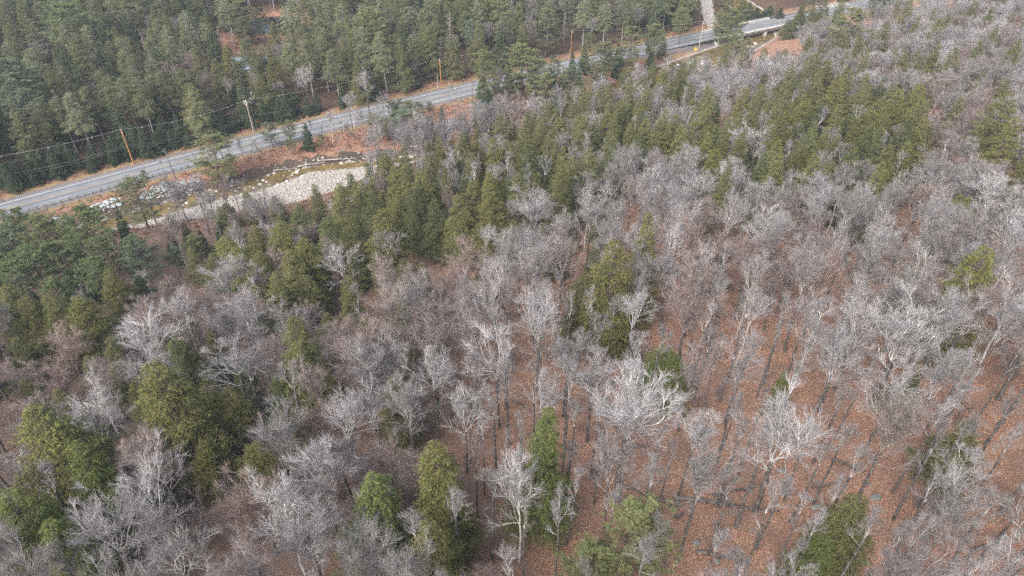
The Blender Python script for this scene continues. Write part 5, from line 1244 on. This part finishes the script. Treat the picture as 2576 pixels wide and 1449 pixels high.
def wood(name, L, label):
    """one object: every further tree of the kind, scattered as points that carry the same tree meshes"""
    keys = sorted({(t['key'], t['vi']) for t in L})
    me = bpy.data.meshes.new(name); me.from_pydata([(t['x'], t['y'], t['z']) for t in L], [], [])
    ia = me.attributes.new("pick", 'INT', 'POINT'); ia.data.foreach_set("value", [keys.index((t['key'], t['vi'])) for t in L])
    ra_ = me.attributes.new("rot", 'FLOAT_VECTOR', 'POINT'); ra_.data.foreach_set("vector", np.array([t['rot'] for t in L], np.float32).ravel())
    sa = me.attributes.new("sca", 'FLOAT_VECTOR', 'POINT'); sa.data.foreach_set("vector", np.array([t['sc'] for t in L], np.float32).ravel())
    o = link(name, me); o["kind"] = "stuff"; o["label"] = label; o.color = (*np.mean([t['col'] for t in L], axis=0), 1)
    ng = bpy.data.node_groups.new(name, 'GeometryNodeTree'); ng.interface.new_socket("Geometry", in_out='INPUT', socket_type='NodeSocketGeometry'); ng.interface.new_socket("Geometry", in_out='OUTPUT', socket_type='NodeSocketGeometry')
    nn_ = ng.nodes; gi = nn_.new("NodeGroupInput"); go = nn_.new("NodeGroupOutput"); join = nn_.new("GeometryNodeJoinGeometry")
    def attr(nm, ty):
        a_ = nn_.new("GeometryNodeInputNamedAttribute"); a_.data_type = ty; a_.inputs[0].default_value = nm; return a_.outputs[0]
    pk = attr("pick", 'INT')
    for i, (key, vi) in enumerate(keys):
        src = bpy.data.objects.new(name + "_kind", LIB[key][vi]['whole'])      # never linked to the scene
        oi = nn_.new("GeometryNodeObjectInfo"); oi.inputs["Object"].default_value = src; oi.transform_space = 'ORIGINAL'
        cmp_ = nn_.new("FunctionNodeCompare"); cmp_.data_type = 'INT'; cmp_.operation = 'EQUAL'
        ints = [s_ for s_ in cmp_.inputs if s_.type == 'INT']; ng.links.new(pk, ints[0]); ints[1].default_value = i
        ip = nn_.new("GeometryNodeInstanceOnPoints"); ng.links.new(gi.outputs[0], ip.inputs["Points"]); ng.links.new(cmp_.outputs[0], ip.inputs["Selection"])
        ng.links.new(oi.outputs["Geometry"], ip.inputs["Instance"])
        er = nn_.new("FunctionNodeEulerToRotation"); ng.links.new(attr("rot", 'FLOAT_VECTOR'), er.inputs[0]); ng.links.new(er.outputs[0], ip.inputs["Rotation"])
        ng.links.new(attr("sca", 'FLOAT_VECTOR'), ip.inputs["Scale"]); ng.links.new(ip.outputs[0], join.inputs[0])
    ng.links.new(join.outputs[0], go.inputs[0])
    md = o.modifiers.new("wood", 'NODES'); md.node_group = ng
for k, nm, lb in (('hemlock_tree', 'distant_hemlock_wood', "hemlocks too small and many to count, far back in the woods"), ('maple_tree', 'distant_maple_wood', "bare grey crowns beyond counting between the nearer trees"),
                  ('fir_tree', 'distant_fir_wood', "dark conifers beyond counting at the back of the north forest"), ('beech_tree', 'distant_beech_wood', "mauve brown bare crowns beyond counting"),
                  ('slender_maple_tree', 'distant_pole_wood', "slender bare poles beyond counting between the larger crowns"), ('ash_tree', 'distant_ash_wood', "vase shaped bare crowns beyond counting"), ('spruce_tree', 'distant_spruce_wood', "spruces beyond counting in the north forest")):
    if REST.get(k): wood(nm, REST[k], lb)
# ================================================================== LABELS
TONE = {'hemlock_tree': {'d': 'dark', 'o': 'olive', 'y': 'yellow green', 'g': 'bright green', 'n': 'green', 'b': 'bluish'},
        'fir_tree': {'d': 'dark'}, 'spruce_tree': {'n': 'dark green', 'd': 'dark green'}, 'pine_tree': {'y': 'yellow green', 'g': 'green', 'b': 'bluish', 'n': 'mid green', 'o': 'brownish green'},
        'ash_tree': {'p': 'pale grey', 'n': 'grey', 'm': 'mauve grey', 'w': 'whitish'}, 'slender_maple_tree': {'p': 'pale', 'n': 'grey', 'm': 'brownish', 'w': 'whitish'}, 'maple_tree': {'p': 'pale grey', 'n': 'grey', 'm': 'mauve grey', 'r': 'reddish', 'w': 'whitish'}, 'beech_tree': {'r': 'reddish brown', 'm': 'mauve brown', 'n': 'brownish'},
        'birch_tree': {'p': 'pale', 'w': 'white'}, 'dead_tree': {}, 'shrub': {}, 'boulder': {}, 'river_stone': {}, 'rock': {}}
CAT = {'hemlock_tree': 'hemlock', 'fir_tree': 'fir', 'spruce_tree': 'spruce', 'pine_tree': 'pine', 'maple_tree': 'maple', 'slender_maple_tree': 'maple', 'ash_tree': 'ash', 'beech_tree': 'beech', 'birch_tree': 'birch', 'dead_tree': 'dead tree', 'shrub': 'shrub', 'boulder': 'boulder', 'river_stone': 'stone', 'rock': 'rock'}
SAY = {'hemlock_tree': 'hemlock', 'fir_tree': 'high crowned fir', 'spruce_tree': 'spruce', 'pine_tree': 'pine', 'maple_tree': 'bare maple', 'slender_maple_tree': 'pole maple', 'ash_tree': 'vase shaped ash', 'beech_tree': 'bare beech', 'birch_tree': 'bare birch', 'dead_tree': 'grey snag', 'shrub': 'bare shrub', 'boulder': 'blue grey boulder', 'river_stone': 'pale stone', 'rock': 'grey rock'}
LM = [("first orange pole", 322, 370), ("fork headed pole", 625, 293), ("slim bend pole", 1108, 180), ("rusty bank pole", 1437, 105), ("yellow sign", 1747, 108), ("bridge pier", 1925, 105), ("cabin", 612, 165), ("dark pond", 672, 64),
      ("stony side track", 1780, 40), ("towering north pine", 155, 100), ("tall open pine", 927, 90), ("tallest roadside pine", 1311, 180), ("flat tiered pine", 524, 400), ("full boulder pine", 326, 520), ("driftwood jam", 860, 400), ("gravel bar", 760, 480),
      ("bluish bend pine", 1008, 340), ("forward belt hemlock", 958, 590), ("tall centre hemlock", 1640, 600), ("broad centre hemlock", 1548, 700), ("bright hillside pine", 2150, 90), ("olive gold hemlock", 2490, 730), ("great pale crown", 1600, 1020),
      ("broad forked crown", 2010, 1080), ("long fallen trunk", 1830, 1273), ("bottom green hemlock", 2170, 1340), ("bright narrow hemlock", 1362, 1150), ("white limbed birch", 690, 1320), ("broad olive hemlock", 385, 1010), ("golden giant hemlock", 95, 1150),
      ("lone tall hemlock", 735, 890), ("round lone hemlock", 272, 715), ("gravel spire", 790, 500), ("crooked crown", 1880, 350), ("vase shaped crown", 2310, 850), ("reddish round crown", 1775, 620), ("pointed yellow hemlock", 1092, 1220), ("wide guardrail pine", 192, 600), ("stony lot", 2105, 25), ("dense bottom crown", 330, 1300)]
EXTRA = {(2227, 58): ("gold hillside hemlock", "gold tipped hemlock on the bare hillside beside the bright green pine"), (2363, 47): ("tall hilltop hemlock", "tall olive hemlock high on the bare hillside"),
 (2419, 30): ("leaning hilltop hemlock", "small leaning hemlock high on the bare hillside past the tall one"), (2540, 241): ("broad edge hemlock", "broad hemlock cut by the frame edge on the bare hillside"), (2412, 132): ("small hill hemlock", "small hemlock alone in the bare crowns of the hillside"),
 (2295, 327): ("outer belt hemlock", "hemlock at the downhill outer end of the hemlock belt"), (2329, 387): ("lone outer hemlock", "yellow green hemlock standing alone just past the end of the belt"), (2415, 493): ("paired far hemlock", "yellow green hemlock, nearer of a far pair in pale crowns"),
 (2084, 271): ("mid belt hemlock", "green hemlock in the heart of the dense hemlock belt"), (1882, 124): ("bridge side hemlock", "olive hemlock on the near side of the river below the bridge"), (1807, 379): ("belt corner hemlock", "yellow green hemlock at the lower corner of the belt above pale crowns"),
 (1348, 437): ("belt edge hemlock", "yellow green hemlock at the edge of the belt above a pale fan crown"), (2227, 429): ("low belt hemlock", "yellow green hemlock at the lowest tip of the belt's far half"), (1591, 66): ("", "")}
for t in TREES:
    for (u_, v_), (nm, lb) in EXTRA.items():
        if nm and t.get('hand') and t['kind'] == 'hemlock_tree' and not t.get('label') and math.hypot(t['u'] - u_, t['v'] - v_) < 16 and not any(l[0] == nm for l in LM): t['label'] = lb; LM.append((nm, t['u'], t['v'] + 15))
for nm, u_, v_, key in (("great pale far crown", 2370, 560, 0), ("pinkish far crown", 2095, 660, 0)): pass
LM += [("upper hill corner", 2576, 0), ("upper river corner", 0, 0), ("lower floor corner", 2576, 1449), ("far edge middle", 2576, 480), ("leaf floor centre", 1850, 1120), ("bottom edge middle", 1288, 1440), ("top edge middle", 1288, 0)]
ORD = ["nearest", "second nearest", "third nearest", "fourth nearest", "fifth nearest", "sixth nearest", "seventh nearest", "eighth nearest", "ninth nearest", "tenth nearest", "eleventh nearest", "twelfth nearest", "thirteenth nearest", "fourteenth nearest", "fifteenth nearest", "sixteenth nearest", "seventeenth nearest", "eighteenth nearest"] + [w + " nearest" for w in "nineteenth twentieth twenty-first twenty-second twenty-third twenty-fourth twenty-fifth twenty-sixth twenty-seventh twenty-eighth twenty-ninth thirtieth".split()]
MED = {}
for t in TREES: MED.setdefault(t["kind"], []).append(t["cr"])
MED = {k: (np.percentile(x, 35), np.percentile(x, 65)) for k, x in MED.items()}
def relname(du, dv):
    if abs(du) > abs(dv): return "to the right of" if du > 0 else "to the left of"
    return "in front of" if dv > 0 else "behind"
for t in STONES + TREES:
    o = t['root']; k = t['kind']; o["category"] = CAT[k]
    a, b = ab(t['x'], t['y'])
    north = b > float(road_b(a))
    t['group'] = {'boulder': 'boulders of the road bank', 'river_stone': 'loose stones in and beside the river', 'rock': 'grey rocks on the leaf floor'}.get(k, SAY[k].replace("beech", "beeche").replace("ash", "ashe") + ("s north of the road" if north else "s between road and river or on the slope"))
    o["group"] = t['group']
    if t.get('label'): o["label"] = t['label']
buckets = {}
for t in STONES + TREES:
    if t.get('label'): continue
    k = t['kind']; u = min(max(t['u'], 0), 2576); v = min(max(t['v'], 0), 1449)
    li = min(range(len(LM)), key=lambda i: math.hypot(u - LM[i][1], v - LM[i][2]))
    du, dv = u - LM[li][1], v - LM[li][2]
    tone = TONE[k].get(t.get('tone', ''), '')
    if k == 'fir_tree': tone = ''
    if k in MED: tone = (('narrow ' if t['cr'] < MED[k][0] else 'broad ' if t['cr'] > MED[k][1] else '') + tone).strip()
    elif k == 'boulder': tone = 'big' if t['r'] > .85 else 'small' if t['r'] < .6 else ''
    if k == 'boulder' and u > 340 and u < 520: tone += (' upper' if v < 478 else ' lower'); tone = tone.strip()
    buckets.setdefault((k, tone, li, relname(du, dv)), []).append((math.hypot(du, dv), id(t), t))
for (k, tone, li, rel), L in buckets.items():
    L.sort(key=lambda q: q[:2])
    for i, (_, _, t) in enumerate(L):
        od = ORD[i] if i < len(ORD) else "outlying"
        art = "the " + LM[li][0]
        lab = f"{od} {tone + ' ' if tone else ''}{SAY[k]} {rel} {art}"
        lab = lab if len(L) > 1 else f"only {tone + ' ' if tone else ''}{SAY[k]} {rel} {art}"
        t['root']["label"] = lab
